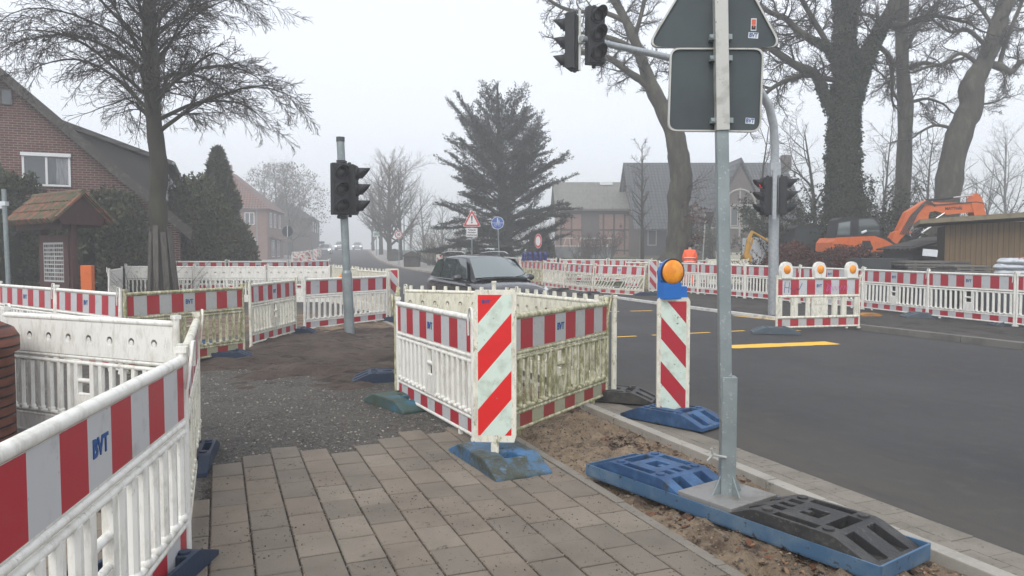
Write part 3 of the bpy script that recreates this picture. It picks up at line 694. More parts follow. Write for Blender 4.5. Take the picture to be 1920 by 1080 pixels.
for (px, d, w) in ((1115, 27.0, 'nearest the slanted-bar panels'), (1062, 29.0, 'between the two slanted-bar panels'), (1020, 31.3, 'by the car bonnet')):
    plate(PX(px, d)-.25, d-.55, 30, BLACKR, 'flat black foot plate on the road at the kerb '+w, 0, .0, scale=1.1)
plate(PX(1212, 25.2), 25.1, 0, NAVYP, 'dark foot plate under the small far beacon', 0, .08)
# ------------------------------------------------------------------ beacons
def beacon_body(root, w=.255, h=1.07, zb=.20, left=True, mats=None, th=.05, text_=None, bands=5):
    ra, wa = mats or (BRED, BWHT); m = MB(); e = .035
    pr = [(-w/2-e, zb-.0), (-w/2-.02, zb-.05), (w/2+.02, zb-.05), (w/2+e, zb), (w/2+e, zb+h), (w/2+.02, zb+h+.035), (-w/2-.02, zb+h+.035), (-w/2-e, zb+h)]
    m.prism(pr, 'y', -th/2, th/2)
    m.box((0, 0, zb-.09), (.06, .045, .10)); m.box((0, 0, zb-.15), (.045, .04, .10))
    m.build('body', W[1], root, bevel=.012)
    s = MB(); y = -th/2-.001                                         # slanted stripes, cut by the face
    per = h/bands; slope = w*1.18
    lines = []; k = -1
    z = zb-slope
    # stripe edges run from (−w/2, z) to (w/2, z+slope) or mirrored
    def clip(poly, zlo, zhi):
        for lim, sg in ((zlo, 1), (zhi, -1)):
            out = []
            for i in range(len(poly)):
                a, b = poly[i], poly[(i+1) % len(poly)]; ia = sg*(a[1]-lim) >= 0; ib = sg*(b[1]-lim) >= 0
                if ia: out.append(a)
                if ia != ib:
                    t = (lim-a[1])/(b[1]-a[1]); out.append((a[0]+(b[0]-a[0])*t, lim))
            poly = out
            if len(poly) < 3: return []
        return poly
    mi = 0; z = zb+h
    per = h/bands*1.02
    zt = zb+h
    i = 0
    while zt > zb-slope:
        lo = zt-per
        pol = [(-w/2, lo), (w/2, lo+slope), (w/2, zt+slope), (-w/2, zt)] if left else [(-w/2, lo+slope), (w/2, lo), (w/2, zt), (-w/2, zt+slope)]
        c = clip(pol, zb, zb+h)
        if c: s.add([(a, y, b) for a, b in c], [tuple(range(len(c)))], i % 2)
        zt = lo; i += 1
    s.build('striped_foil', [ra, wa], root)
    bk = MB(); bk.quad((-w/2, th/2+.001, zb), (w/2, th/2+.001, zb), (w/2, th/2+.001, zb+h), (-w/2, th/2+.001, zb+h)); bk.build('back_foil', wa, root)
    if text_: text(text_, .035, 'lettering', INK, root, (-w/2+.06, y-.002, zb+h-.05), bold=.03)
def lamp(root, z, housing, r=.105, rot=0, scale=1):
    m = MB(); m.box((0, .0, z+.08), (.19, .13, .155)); m.box((.13, -.0, z+.065), (.07, .10, .11))
    m.prism([(-.09, z+.155), (.09, z+.155), (.10, z+.26), (.06, z+.34), (-.06, z+.34), (-.10, z+.26)], 'y', .0, .06)
    m.tube([(0, .06, z+.255), (0, -.01, z+.255), (0, -.05, z+.255)], [.09, .125, .128], 24)
    h = m.build('warning_lamp', housing, root, bevel=.006)
    g = MB(); g.tube([(0, -.052, z+.255), (0, -.062, z+.255)], [.129, .124], 28); g.build('black_rim', DARK, h)
    l = MB(); l.sphere((0, -.058, z+.255), (.115, .035, .115), 0, 28, 12); l.build('amber_lens', ORL, h)
    h.rotation_euler.z = rot; return h
b1 = empty('beacon', (-.125, 5.38, G(0, 5.38)+.0), R(-3), 'large beacon at the front corner of the central enclosure, stripes rising to the right', 'beacon')
beacon_body(b1, w=.245, h=1.03, zb=.265, text_='BVT')
MATS['a'] = 0
b2 = empty('beacon', (1.52, 6.95, 0), R(-2), 'scratched roadside beacon with a blue-housed amber lamp on top, stripes falling to the right', 'beacon')
beacon_body(b2, w=.235, h=1.03, zb=.115, left=False, mats=(RED[0], BWHT))
lp = lamp(b2, 1.165, BLUEL, rot=R(22)); lp.location = (-.04, 0, 0)
def small_beacon(x, y, label, rz=0, left=False, g=None, s=1.0, dz=.0):
    b = empty('beacon', (x, y, G(x, y)+dz), R(rz), label, 'beacon', g, scale=(s, s, s)); beacon_body(b, h=1.0, zb=.14, left=left, mats=(RED[0], GRY[0])); return b
small_beacon(PX(1224, 25.9), 25.9, 'small far beacon on the far footway just left of the amber lamp', 12, dz=.09)
small_beacon(PX(735, 17.4), 17.4, 'beacon at the road edge beyond the traffic light pole', 8, dz=.05)
small_beacon(PX(824, 41), 41, 'distant beacon at the left rear corner of the dark car', 0, dz=.05)
for i, (px, d) in enumerate(((577, 31.5), (579, 37), (566, 44), (560, 48), (556, 53), (569, 60), (580, 68), (592, 78), (600, 90))):
    small_beacon(PX(px, d), d, ['nearest small beacon of the group along the left road edge', 'second beacon of the group along the left road edge'][i] if i < 2 else 'far beacon in the hazy cluster along the left edge of the road', -10, g='far beacons along the left road edge')
g4 = 'hazy fence panels along the left road edge'
for i, (p, d0, p2, d1) in enumerate(((549, 40, 560, 38), (548, 46, 549, 42), (548, 60, 566, 62), (572, 66, 586, 72), (588, 84, 598, 95))):
    barrier((PX(p, d0), d0), (PX(p2, d1), d1), ['short striped panel beside the nearest far beacon', 'pale fence panel end at the left of the far cluster'][i] if i < 2 else 'far striped panel fading in haze beside the white cars', style='pegs' if i > 1 else 'standard', group=g4)
for i in range(5):
    x, y = PX(983+9.6*i, 32.6), 32.6
    e = empty('blue_lamp', (x, y, G(x, y)+1.08), R(118), 'blue-housed warning lamp, one of five in a row on a far fence panel', 'lamp', 'five blue lamps on the far fence panel')
    lamp(e, 0, M('deep_blue_plastic', (.02, .03, .16), .5) if i == 0 else MATS['deep_blue_plastic'])
m = MB(); m.tube([(0, 0, 0), (0, -.04, 0)], .12, 16); o = m.build('amber_lamp', ORL, loc=(PX(644, 16.1), 16.0, ZZ(523, 16.1))); tag(o, 'amber lamp half hidden behind the traffic light pole in the yard', 'lamp'); o.rotation_euler.z = R(50)
mb2 = MB(); mb2.bx(-.07, .07, -.03, .03, -.18, -.1); c = mb2.build('bracket', W[0], o)
# ------------------------------------------------------------------ temporary sign pole in its steel tray
D0 = Vector((1.30, 4.41, 0)); TA = R(-54.5)
tray = empty('steel_tray', (D0.x+.02, D0.y-.02, .045), TA, 'long blue steel tray on the soil strip holding foot plates and the sign pole', 'tray')
m = MB(); LT, WT = 1.04, .240
m.bx(-LT, LT, -WT, WT, 0, .012)
for s in (-1, 1):
    m.bx(-LT, LT, s*WT-.006, s*WT+.006, .012, .085); m.bx(s*LT-.006, s*LT+.006, -WT+.007, WT-.007, .012, .085)
BST = M('blue_steel', (.075, .16, .28), .4, [((.16, .24, .32), 5, .45, .7), ((.05, .04, .035), 16, .60, .68)], metal=.4, rnd=False)
m.build('sheet_steel_sides', BST, tray)
ax = Vector((math.cos(TA), math.sin(TA)))
def on_tray(t): return D0.x+.02+ax.x*t, D0.y-.02+ax.y*t
x, y = on_tray(-.60); plate(x, y, math.degrees(TA)+180, BLUEP, 'blue foot plate lying in the steel tray behind the sign pole', 0, .072, scale=1.05, group='ballast plates in the steel tray')
x, y = on_tray(.55); plate(x, y, math.degrees(TA), BLACKR, 'big black foot plate lying in the steel tray at the lower right', 0, .072, scale=1.06, group='ballast plates in the steel tray')
sp = empty('road_sign', (D0.x, D0.y, .10), R(-4), 'grey steel pole carrying the dark backs of a triangular and a square road sign', 'road sign')
m = MB(); m.box((0, 0, .03), (.40, .43, .045), rot=Matrix.Rotation(TA+R(4), 3, 'Z'))
m.build('base_plate', M('dull_steel', (.25, .245, .235), .5, [((.14, .13, .115), 5, .5, .7), ((.35, .34, .33), 60, .62, .72)], metal=.3, rnd=False), sp, bevel=.004)
m = MB()
for a in range(4):
    q = a*math.pi/2+.5; c, s = math.cos(q), math.sin(q)
    m.add([(c*.03-s*.004, s*.03+c*.004, .05), (c*.115-s*.004, s*.115+c*.004, .05), (c*.03-s*.004, s*.03+c*.004, .20), (c*.03+s*.004, s*.03-c*.004, .05), (c*.115+s*.004, s*.115-c*.004, .05), (c*.03+s*.004, s*.03-c*.004, .20)], [(0, 1, 2), (5, 4, 3), (0, 3, 4, 1), (1, 4, 5, 2), (2, 5, 3, 0)])
m.box((0, 0, .40), (.088, .088, .72)); m.build('pole_socket', GALV, sp, bevel=.004)
m = MB(); m.tube([(-.02, -.05, .28), (-.10, -.07, .30), (-.11, -.07, .34)], .009, 6); m.tube([(-.10, -.07, .30), (-.13, -.06, .26)], .008, 6); m.build('wing_bolt', RIM, sp)
lean = R(-2.5)                                                       # the pole leans to the left and a little back
pz = ZZ(250, 4.5)-.10
def ptx(z): return math.tan(lean)*z*.62
m = MB(); hh = 3.6
m.tube([(ptx(.5), 0, .5), (ptx(hh), 0, hh)], .049, 4, smooth=False)
m.build('pole', GALV, sp, bevel=.005)
m = MB(); m.tube([(ptx(pz), -.012, pz), (ptx(hh), -.012, hh)], .054, 4, smooth=False); m.build('square_sleeve', RIM if False else M('pale_zinc', (.47, .47, .44), .5, [((.30, .29, .26), 9, .5, .7), ((.16, .15, .12), 30, .64, .72)], metal=.3), sp, bevel=.004)
def rounded(poly, r, n=5):
    out = []
    for i in range(len(poly)):
        p, a, b = Vector(poly[i]), Vector(poly[i-1]), Vector(poly[(i+1) % len(poly)])
        d1, d2 = (a-p).normalized(), (b-p).normalized(); ang = d1.angle(d2); t = r/math.tan(ang/2)
        for k in range(n+1):
            s = k/n; q = p+d1*t*(1-s)**2+d2*t*s**2 if False else (p+d1*t)*(1-s)**2+p*2*s*(1-s)+(p+d2*t)*s*s
            out.append((q.x, q.y))
    return out
def sign_back(name, poly, y, z, xc, parent, r=.05, tilt=0):
    pr = rounded(poly, r); m = MB(); m.prism(pr, 'y', -.002, .002)
    o = m.build(name, SIGNB, parent, loc=(xc, y, z)); o.rotation_euler.y = tilt
    rim = MB(); pts = [(a, .0, b) for a, b in pr]
    n = len(pts); vs = []
    for (a, _, b) in pts:
        d = Vector((a, b)).normalized()
        for (e, yy) in ((0, -.016), (.012, -.016), (.012, .014), (0, .014)): vs.append((a+d.x*e, yy, b+d.y*e))
    rim.add(vs, [(i*4+k, i*4+(k+1) % 4, ((i+1) % n)*4+(k+1) % 4, ((i+1) % n)*4+k) for i in range(n) for k in range(4)])
    rim.build('rim', MATS['pale_zinc'], o); return o
dd = 4.50
zs0, zs1 = ZZ(247, dd)-.10, ZZ(98, dd)-.10; wq = 162/FPX*dd
sq = sign_back('square_sign', [(-wq/2, zs0), (wq/2, zs0), (wq/2, zs1), (-wq/2, zs1)], .03, 0, PX(1331.5, dd)-D0.x+.0, sp, r=.05, tilt=R(.8)) if False else None
hs_ = (zs1-zs0)/2
sq = sign_back('square_sign', [(-wq/2, -hs_), (wq/2, -hs_), (wq/2, hs_), (-wq/2, hs_)], .035, (zs0+zs1)/2, PX(1331.5, dd)-D0.x, sp, r=.05, tilt=R(1.2))
zt0 = ZZ(94, dd)-.10; wt = 238/FPX*dd
tr = sign_back('triangular_sign', [(-wt/2, 0), (wt/2, 0), (0, wt*.87)], .035, zt0, PX(1328, dd)-D0.x, sp, r=.05, tilt=R(1.2))
m = MB()
for z in (zs0+.05, zs1-.06, zt0+.05): m.box((ptx(z)-.0, .004, z), (.13, .045, .03)); m.tube([(ptx(z)-.055, -.03, z), (ptx(z)-.055, .03, z)], .010, 6)
m.build('clamp', GALV, sp)
STW = M('sticker_white', (.62, .65, .68), .4)
def sticker(par, x, z, w, h, s=None, rot=0):
    m = MB(); m.bx(-w/2, w/2, -.0005, .0005, -h/2, h/2); o = m.build('sticker', STW, par, loc=(x, -.0035, z)); o.rotation_euler.y = rot
    if s: text(s, h*1.0, 'lettering', INK, o, (0, -.0015, 0), bold=.03, ext=.0004, sx=.8)
    return o
sticker(sq, PX(1396, dd)-PX(1331.5, dd), ZZ(229, dd)-.10-(zs0+zs1)/2, .052, .034, 'BVT', R(4))
sticker(tr, PX(1398, dd)-PX(1328, dd), ZZ(71, dd)-.10-zt0, .058, .034, 'BVT', R(4))
o = sticker(tr, PX(1398, dd)-PX(1328, dd), ZZ(51, dd)-.10-zt0, .032, .072); 
m = MB(); m.bx(-.012, .012, -.0015, -.0007, -.002, .030, 0); m.bx(-.012, .012, -.0015, -.0007, -.030, -.006, 1); m.add([(-.007, -.002, -.004), (.007, -.002, -.004), (0, -.002, -.022)], [(0, 1, 2)], 0); m.build('red_emblem', [M('sticker_red', (.6, .12, .07), .5), BLACKINK], o)
# ------------------------------------------------------------------ traffic lights
def visor(mb, cx, cz, y0, r=.115, L=.26):
    n = 14; vs = []; a0, a1 = R(-55), R(235)
    for i in range(n+1):
        a = a0+(a1-a0)*i/n; s = (math.sin(a)+.6)/1.6; l = L*(.40+.60*max(0, s))
        for (rr, yy) in ((r, y0), (r*.95, y0-l), (r*.95-.006, y0-l), (r-.006, y0)):
            vs.append((cx+rr*math.cos(a), yy, cz+rr*math.sin(a)))
    mb.add(vs, [(i*4+k, i*4+(k+1) % 4, (i+1)*4+(k+1) % 4, (i+1)*4+k) for i in range(n) for k in range(4)], 0, True)
RLIT = M('lit_red_lens', (.5, .02, .02), .3, emit=((1, .03, .03), .8))
def head(parent, loc, rz, s=1.0, lit=None, rx=0, name='signal_head'):
    m = MB()
    m.box((0, 0, 0), (.31, .16, .96)); m.box((0, -.085, 0), (.285, .03, .93))
    for k in (-.313, 0, .313): m.tube([(0, -.09, k), (0, -.13, k)], [.135, .122], 20)
    m.box((0, .09, 0), (.20, .03, .90)); m.box((0, .04, -.50), (.06, .06, .06)); m.box((0, .04, .50), (.06, .06, .06))
    h = m.build(name, DARK, parent, bevel=.012, loc=loc); h.rotation_euler = (rx, 0, rz); h.scale = (s, s, s)
    for i, k in enumerate((.313, 0, -.313)):
        v = MB(); visor(v, 0, k, -.10); v.build('visor', DARK, h)
        l = MB(); l.sphere((0, -.125, k), (.103, .022, .103), 0, 18, 6); l.build('lens', RLIT if lit == i else LENS, h)
    return h
S1 = (PX(655, 14.1), 14.1)
t1 = empty('traffic_light', (S1[0], S1[1], G(*S1)), 0, 'grey pole with a black two-sided signal head standing in the brown earth of the yard', 'traffic light')
m = MB(); ztop = ZZ(266, 14.1); dx = PX(641, 14.1)-S1[0]
zj = ZZ(512, 14.1)
m.tube([(0, 0, -.1), (dx*.35, 0, zj)], .096, 18); m.tube([(dx*.35, 0, zj), (dx*.35, 0, zj+.05)], [.096, .078], 18); m.tube([(dx*.35, 0, zj+.05), (dx, 0, ztop)], .074, 18); m.build('pole', GALV, t1)
m = MB(); m.tube([(dx, 0, ztop), (dx, 0, ztop+.09)], .08, 18); m.build('pole_cap', MATS['mottled_blue_rubber'] if False else SIGNB, t1)
zc = (ZZ(310, 14.1)+ZZ(402, 14.1))/2
head(t1, (dx*.75-.02, -.18, zc+.0), R(28), 1.0); head(t1, (dx*.75+.17, .0, zc), R(88), .98)
m = MB(); m.bx(-.08, -.02, -.005, .0, -.02, .02)
for z in (zc+.52, zc-.52): m2 = MB(); m2.box((dx*.75, -.07, z), (.16, .18, .05)); m2.build('bracket', DARK, t1, bevel=.004)
# mast with arm
MP = (PX(1451, 18.0), 18.0)
t2 = empty('traffic_light', (MP[0], MP[1], G(*MP)+.08), 0, 'tall galvanised mast curving over the road with signal heads on its arm and pole', 'traffic light')
def tw(px, py, d): return Vector((PX(px, d)-MP[0], d-MP[1], ZZ(py, d)-t2.location.z))
zb = tw(1448, 330, 18).z
m = MB(); m.tube([(0, 0, -.1), (-.02, 0, tw(1450, 410, 18).z)], .122, 20); m.tube([(-.02, 0, tw(1450, 410, 18).z), (-.04, 0, tw(1448, 300, 18).z)], .105, 20)
m.box((-.03, 0, tw(1450, 318, 18).z), (.24, .24, .32)); m.build('mast', GALVL, t2)
m = MB(); path = [(1449, 320, 18), (1449, 280, 18), (1446, 235, 17.9), (1437, 200, 17.8), (1420, 172, 17.6), (1395, 150, 17.4), (1350, 133, 17.0), (1290, 117, 16.4), (1230, 103, 15.8), (1170, 90, 15.1), (1120, 79, 14.6), (1088, 72, 14.3)]
m.tube([tw(*q) for q in path], [.10, .10, .10, .10, .098, .092, .08, .075, .07, .064, .06, .058], 16); m.build('curved_arm', GALVL, t2)
def hd(px, py, d, rz, s, **k): return head(t2, tuple(tw(px, py, d)), rz, s, **k)
hd(1113, 68, 14.45, R(18), 1.13, rx=R(0)); hd(1072, 79, 14.5, R(-112), 1.10)
m = MB(); a = tw(1085, 20, 14.5); b = tw(1085, 132, 14.5); m.box(((a.x+b.x)/2, a.y, (a.z+b.z)/2), (.045, .06, a.z-b.z)); m.box((tw(1085, 75, 14.5).x, a.y, tw(1085, 75, 14.5).z), (.16, .12, .14)); m.build('head_mount', MATS['aluminium_rim'], t2)
hd(1434, 368, 17.75, R(-78), .93, lit=0); hd(1466, 367, 17.8, R(70), .95)
m = MB(); a = tw(1449, 325, 17.6); b = tw(1449, 405, 17.6); m.box((a.x, a.y, (a.z+b.z)/2), (.09, .09, a.z-b.z+.15)); m.build('mount_rail', GALVL, t2)
# ------------------------------------------------------------------ road signs
SRED = M('sign_red', (.55, .03, .03), .4); SWH = M('sign_white', (.70, .70, .70), .4); SBL = M('sign_blue', (.02, .09, .36), .4)
def disc(m, r, y, z=0, mi=0, n=32): m.prism([(r*math.cos(2*math.pi*i/n), z+r*math.sin(2*math.pi*i/n)) for i in range(n)], 'y', y, y+.003, mi)
def pole_sign(px, d, pyc, label, build, r=.034, rz=0, top=.3, mat=None, dx=0, base=None):
    x, y = PX(px, d), d; g = G(x, y)+(base or 0); z = ZZ(pyc, d)-g
    e = empty('road_sign', (x, y, g), rz, label, 'road sign')
    m = MB(); m.tube([(dx, .02+r, -.05), (0, .02+r, z+top)], r, 10); m.build('pole', mat or GALV, e)
    p = empty_child('sign_plate', e, z, build); return e
def empty_child(name, e, z, build):
    m = MB(); mats, extra = build(m); o = m.build(name, mats, e, loc=(0, 0, z))
    for fn in extra: fn(o)
    return o
def tri_sign(m):
    def T(s, y, mi): m.prism(rounded([(-s/2, -s*.29), (s/2, -s*.29), (0, s*.577)], s*.06), 'y', y, y+.003, mi)
    T(1.0, 0, 0); T(.94, -.004, 1); T(.66, -.008, 0)
    m.prism([(-.045, .26), (.045, .26), (.022, -.02), (-.022, -.02)], 'y', -.012, -.009, 2); disc(m, .04, -.012, -.09, 2)
    m.prism([(-.30, -.36), (.30, -.36), (.30, -.80), (-.30, -.80)], 'y', 0, .004, 0)
    return [SWH, SRED, BLACKINK], [lambda o: [text(s, .115, 'lettering', BLACKINK, o, (0, -.004, -.455-.125*i), bold=.03) for i, s in enumerate(('Fehlende', 'Fahrbahn-', 'markierung'))]]
e = pole_sign(885, 37, 414, 'red-edged warning triangle with exclamation mark above a small white text plate', tri_sign, rz=R(4), top=.3)
e.scale = (.92, 1, 1)
def blue_sign(m):
    disc(m, .325, 0, 0, 0); disc(m, .30, -.004, 0, 1); m.bx(-.30, .30, -.008, -.005, -.012, .012, 0)
    def q(x0, x1, z0, z1): m.bx(x0, x1, -.009, -.006, z0, z1, 0)
    disc(m, .028, -.009, .235, 0); q(-.025, .03, .12, .20); q(-.03, -.005, .03, .12); q(.008, .03, .03, .12)
    disc(m, .02, -.009, .15, 0); q(.06, .09, .08, .14); q(.055, .07, .03, .08); q(.08, .095, .03, .08)
    for x in (-.11, .11):
        m.tube([(x+.06*math.cos(t), -.008, -.12+.06*math.sin(t)) for t in [i*math.pi/6 for i in range(13)]], .008, 4)
    m.tube([(-.11, -.008, -.12), (-.05, -.008, -.04), (.07, -.008, -.04), (.11, -.008, -.12)], .008, 4); m.tube([(-.05, -.008, -.04), (0, -.008, -.12), (.07, -.008, -.04)], .008, 4)
    return [SWH, SBL], []
pole_sign(933, 38, 418, 'round blue sign with pedestrians above a bicycle in front of the conifer', blue_sign, dx=.13)
def ring_sign(m):
    disc(m, .33, 0, 0, 0); disc(m, .31, -.004, 0, 1); disc(m, .215, -.008, 0, 0); return [SWH, SRED], []
pole_sign(1009, 33.5, 452, 'round white sign with a red ring turned edgewise on a blue post', ring_sign, rz=R(-62), mat=NAVYP)
def sign30(m):
    disc(m, .32, 0, 0, 0); disc(m, .30, -.004, 0, 1); disc(m, .225, -.008, 0, 0); return [SWH, SRED], [lambda o: text('30', .27, 'lettering', BLACKINK, o, (0, -.013, 0), bold=.03)]
pole_sign(748, 58, 440, 'round speed limit sign reading 30 in front of the bare tree', sign30)
def back_round(m): disc(m, .33, 0, 0, 0); m.bx(-.02, .02, -.02, -.001, -.33, .36, 1); return [SIGNB, SWH], []
pole_sign(540, 46, 434, 'dark back of a round sign on a thin pole beside the left footway', back_round)
def green_sign(m): m.bx(-.38, .38, 0, .01, -.3, .3, 0); m.bx(-.30, .30, -.004, -.001, -.22, .22, 1); m.tube([(-.15, -.008, -.15), (-.1, -.008, .1), (.1, -.008, .1), (.12, -.008, -.12)], .05, 5, 2); return [SWH, M('pale_green', (.25, .42, .36), .5), SIGNB], []
pole_sign(706, 90, 439, 'pale green rectangular sign fading in the haze by the lamp post', green_sign, top=6.0, r=.05)
def grey_arrow(m): m.prism([(-.5, .18), (.45, .18), (.45, -.12), (-.5, -.2)], 'y', 0, .02); return [SIGNB], []
pole_sign(603, 105, 455, 'hazy grey direction sign beyond the left beacons', grey_arrow)
def tri_back(m): m.prism(rounded([(-.03, .40), (.42, .40), (.20, -.55)], .05), 'y', 0, .02, 0); return [SIGNB], []
e = pole_sign(1322, 36, 413, 'dark downward triangular sign back on a slim pale pole by the thick tree', tri_back, dx=-.15, mat=RIM, top=.3)
def lamp_post(px, d, pyt, pyb, label, r=.06):
    x = PX(px, d); g = G(x, d); e = empty('street_lamp', (x, d, g), 0, label, 'street lamp'); z = ZZ(pyt, d)-g
    m = MB(); m.tube([(0, 0, 0), (0, 0, 1.2)], r*1.4, 10); m.tube([(0, 0, 1.2), (0, 0, z)], [r, r*.6], 10); m.build('post', GALV, e)
    m = MB(); m.box((-.35, 0, z), (.75, .22, .10), taper=.7); m.build('lamp_head', SIGNB, e)
lamp_post(758, 62, 330, 0, 'tall slim street lamp in front of the round bare tree')
lamp_post(483, 70, 392, 0, 'thin grey lamp post in front of the hazy red-roofed house')
x, y = PX(12, 17.5), 17.5
e = empty('street_post', (x, y, G(x, y)), R(0), 'thin grey pole with a small side sign at the left picture edge beside the kiosk', 'pole')
m = MB(); m.tube([(.05, 0, 0), (0, 0, ZZ(355, 17.5))], .05, 12); m.build('pole', GALV, e); m = MB(); m.box((-.16, 0, ZZ(386, 17.5)), (.30, .03, .13)); m.box((0, 0, ZZ(382, 17.5)), (.13, .13, .10)); m.build('side_sign', STW, e)
# ------------------------------------------------------------------ cars
CPAINT = M('black_grey_car_paint', (.012, .012, .015), .22, spec=.6, coat=.6); WPAINT = M('white_car_paint', (.6, .6, .6), .3, coat=.5); CH = M('chrome', (.55, .56, .57), .2, metal=.9); TYRE = M('tyre', (.02, .02, .02), .9); HL = M('headlight', (.45, .47, .5), .1, spec=1)
HLON = M('lit_headlight', (.8, .8, .75), .2, emit=((1, .97, .9), 2.2)); PLATE = M('number_plate', (.6, .6, .6), .4)
CGL = M('car_glass', (.045, .06, .06), .04, spec=1.0, coat=.6); CGW = M('windscreen_glass', (.11, .14, .14), .04, spec=1.0, coat=.8)
def car(loc, rz, label, paint, lights=HL, s=1.0, detail=True):
    r = empty('car', loc, rz, label, 'car', scale=(s, s, s))
    st = [(-2.24, .66, .42, .86, .88), (-2.18, .82, .30, .98, 1.0), (-1.9, .90, .24, 1.03, 1.06), (-1.2, .92, .22, 1.02, 1.05), (0, .925, .22, .99, 1.02), (.75, .925, .22, .97, 1.03), (1.15, .92, .22, .955, 1.04), (1.6, .905, .23, .90, 1.00), (1.95, .87, .25, .84, .93), (2.12, .80, .28, .76, .83), (2.22, .68, .34, .62, .66)]
    vs = []; k = 0
    for (x, w, zl, zs, zc) in st:
        half = [(0, zl), (w*.86, zl), (w*.97, zl+.10), (w, zl+.26), (w*.965, (zl+zs)/2+.08), (w*.985, zs-.10), (w*.93, zs-.005), (w*.72, zs+(zc-zs)*.55), (w*.40, zc-.006), (0, zc)]
        full = half+[(-a, b) for a, b in half[-2:0:-1]]; k = len(full)
        vs += [(x, a, b) for a, b in full]
    m = MB(); n = len(st); m.add(vs, [(i*k+j, i*k+(j+1) % k, (i+1)*k+(j+1) % k, (i+1)*k+j) for i in range(n-1) for j in range(k)], 0, True)
    m.add(vs[:k], [tuple(range(k))], 0, True); m.add(vs[-k:], [tuple(range(k))], 0, True)
    body = m.build('body', paint, r, weld=True, subdiv=1)
    # cabin shell: belt ring, roof ring
    sec = [(-2.12, .74, 1.00, .70, 1.12), (-1.78, .80, 1.02, .62, 1.54), (-1.0, .84, 1.01, .655, 1.625), (-.2, .845, .995, .66, 1.65), (.30, .84, .985, .63, 1.61), (.62, .83, .98, .60, 1.50), (1.22, .78, .985, .70, 1.06)]
    vs = []
    for (x, wb, zb_, wr, zr) in sec: vs += [(x, -wb, zb_-.05), (x, -wb*.99, zb_+.02), (x, -wr-.03, zr-.07), (x, -wr+.06, zr-.01), (x, 0, zr+.025), (x, wr-.06, zr-.01), (x, wr+.03, zr-.07), (x, wb*.99, zb_+.02), (x, wb, zb_-.05)]
    m = MB(); kk = 9; m.add(vs, [(i*kk+j, i*kk+j+1, (i+1)*kk+j+1, (i+1)*kk+j) for i in range(len(sec)-1) for j in range(kk-1)], 0, True)
    m.build('cabin', paint, r, subdiv=1)
    def pane(name, q, mat=CGL, off=.012, par=r, sub=1):
        a = [Vector(p) for p in q]; nrm = (a[1]-a[0]).cross(a[-1]-a[0]).normalized(); c = sum(a, Vector())/len(a)
        if nrm.dot(c-Vector((-.4, 0, .9))) < 0: nrm = -nrm
        m = MB(); m.add([p+nrm*off for p in a]+[p-nrm*.01 for p in a], [tuple(range(len(a)))]+[(i, (i+1) % len(a), len(a)+(i+1) % len(a), len(a)+i) for i in range(len(a))]); return m.build(name, mat, par)
    # windscreen as a gently curved grid
    m = MB(); nn = 8; vv = []
    for j in range(5):
        t = j/4; x = 1.23+( .50-1.23)*t; z = 1.075+(1.545-1.075)*t+.015*math.sin(math.pi*t); w = .725+(.565-.725)*t
        for i in range(nn+1):
            u = -1+2*i/nn; vv.append((x-.10*u*u+.035, u*w, z-.03*u*u+.034))
    m.add(vv, [(j*(nn+1)+i, j*(nn+1)+i+1, (j+1)*(nn+1)+i+1, (j+1)*(nn+1)+i) for j in range(4) for i in range(nn)], 0, True); m.build('windscreen', CGW if detail else CGL, r)
    for s_ in (-1, 1):
        for (x0, x1, x2, x3) in ((.92, .10, .02, .50), (-.0, -.88, -.88, -.08)):
            pane('side_window', [(x0, s_*.835, 1.04), (x1, s_*.85, 1.04), (x2, s_*.705, 1.56), (x3, s_*.685, 1.535)])
        pane('side_window', [(-.98, s_*.85, 1.04), (-1.72, s_*.82, 1.07), (-1.50, s_*.70, 1.49), (-.98, s_*.705, 1.555)])
        m = MB(); m.tube([(.25, s_*.60, 1.66), (.05, s_*.61, 1.715), (-.9, s_*.61, 1.725), (-1.45, s_*.59, 1.68), (-1.6, s_*.58, 1.62)], .02, 8); m.build('roof_rail', CH, r)
        m = MB(); m.sphere((.72, s_*1.00, 1.07), (.09, .13, .085), 0, 14, 8); m.box((.74, s_*.90, 1.02), (.06, .14, .04)); m.build('door_mirror', paint, r)
        m = MB()
        for hx in (.0, -.95): m.box((hx-.02, s_*.925, .90), (.20, .03, .03))
        m.build('door_handle', paint, r, bevel=.008)
        # sills, arches and wheels
        for x in (1.35, -1.35):
            a = MB(); a.tube([(x, s_*.90, .36), (x, s_*.935, .36)], .40, 24); a.build('wheel_arch', DARK, r)
            wv = MB(); wv.tube([(x, s_*.72, .345), (x, s_*.95, .345)], .345, 26); tq = wv.build('wheel', TYRE, r, bevel=.02)
            rm = MB(); rm.tube([(x, s_*.94, .345), (x, s_*.962, .345)], .235, 20)
            for q in range(5):
                a_ = q*2*math.pi/5; rm.box((x+.11*math.cos(a_), s_*.965, .345+.11*math.sin(a_)), (.22, .02, .05), rot=Matrix.Rotation(-a_, 3, 'Y'))
            rm.build('rim', CH, tq)
        # headlights
        m = MB(); pts = [(1.80, s_*.865, .865), (2.02, s_*.80, .80), (2.16, s_*.60, .76), (2.19, s_*.58, .65), (2.11, s_*.76, .64), (1.90, s_*.875, .72)]
        cx_ = Vector((1.9, s_*.6, .72)); m.add([Vector(p)+(Vector(p)-cx_).normalized()*.035 for p in pts]+[Vector((2.0, s_*.6, .72))], [(i, (i+1) % 6, 6) for i in range(6)]+[tuple(range(6))]); m.build('headlight', lights, r)
    m = MB()
    for s_ in (-.35, .25): m.tube([(1.27, s_, 1.085), (1.21, s_+.28, 1.13), (1.10, s_+.45, 1.20)], .010, 5)
    m.build('wiper', DARK, r)
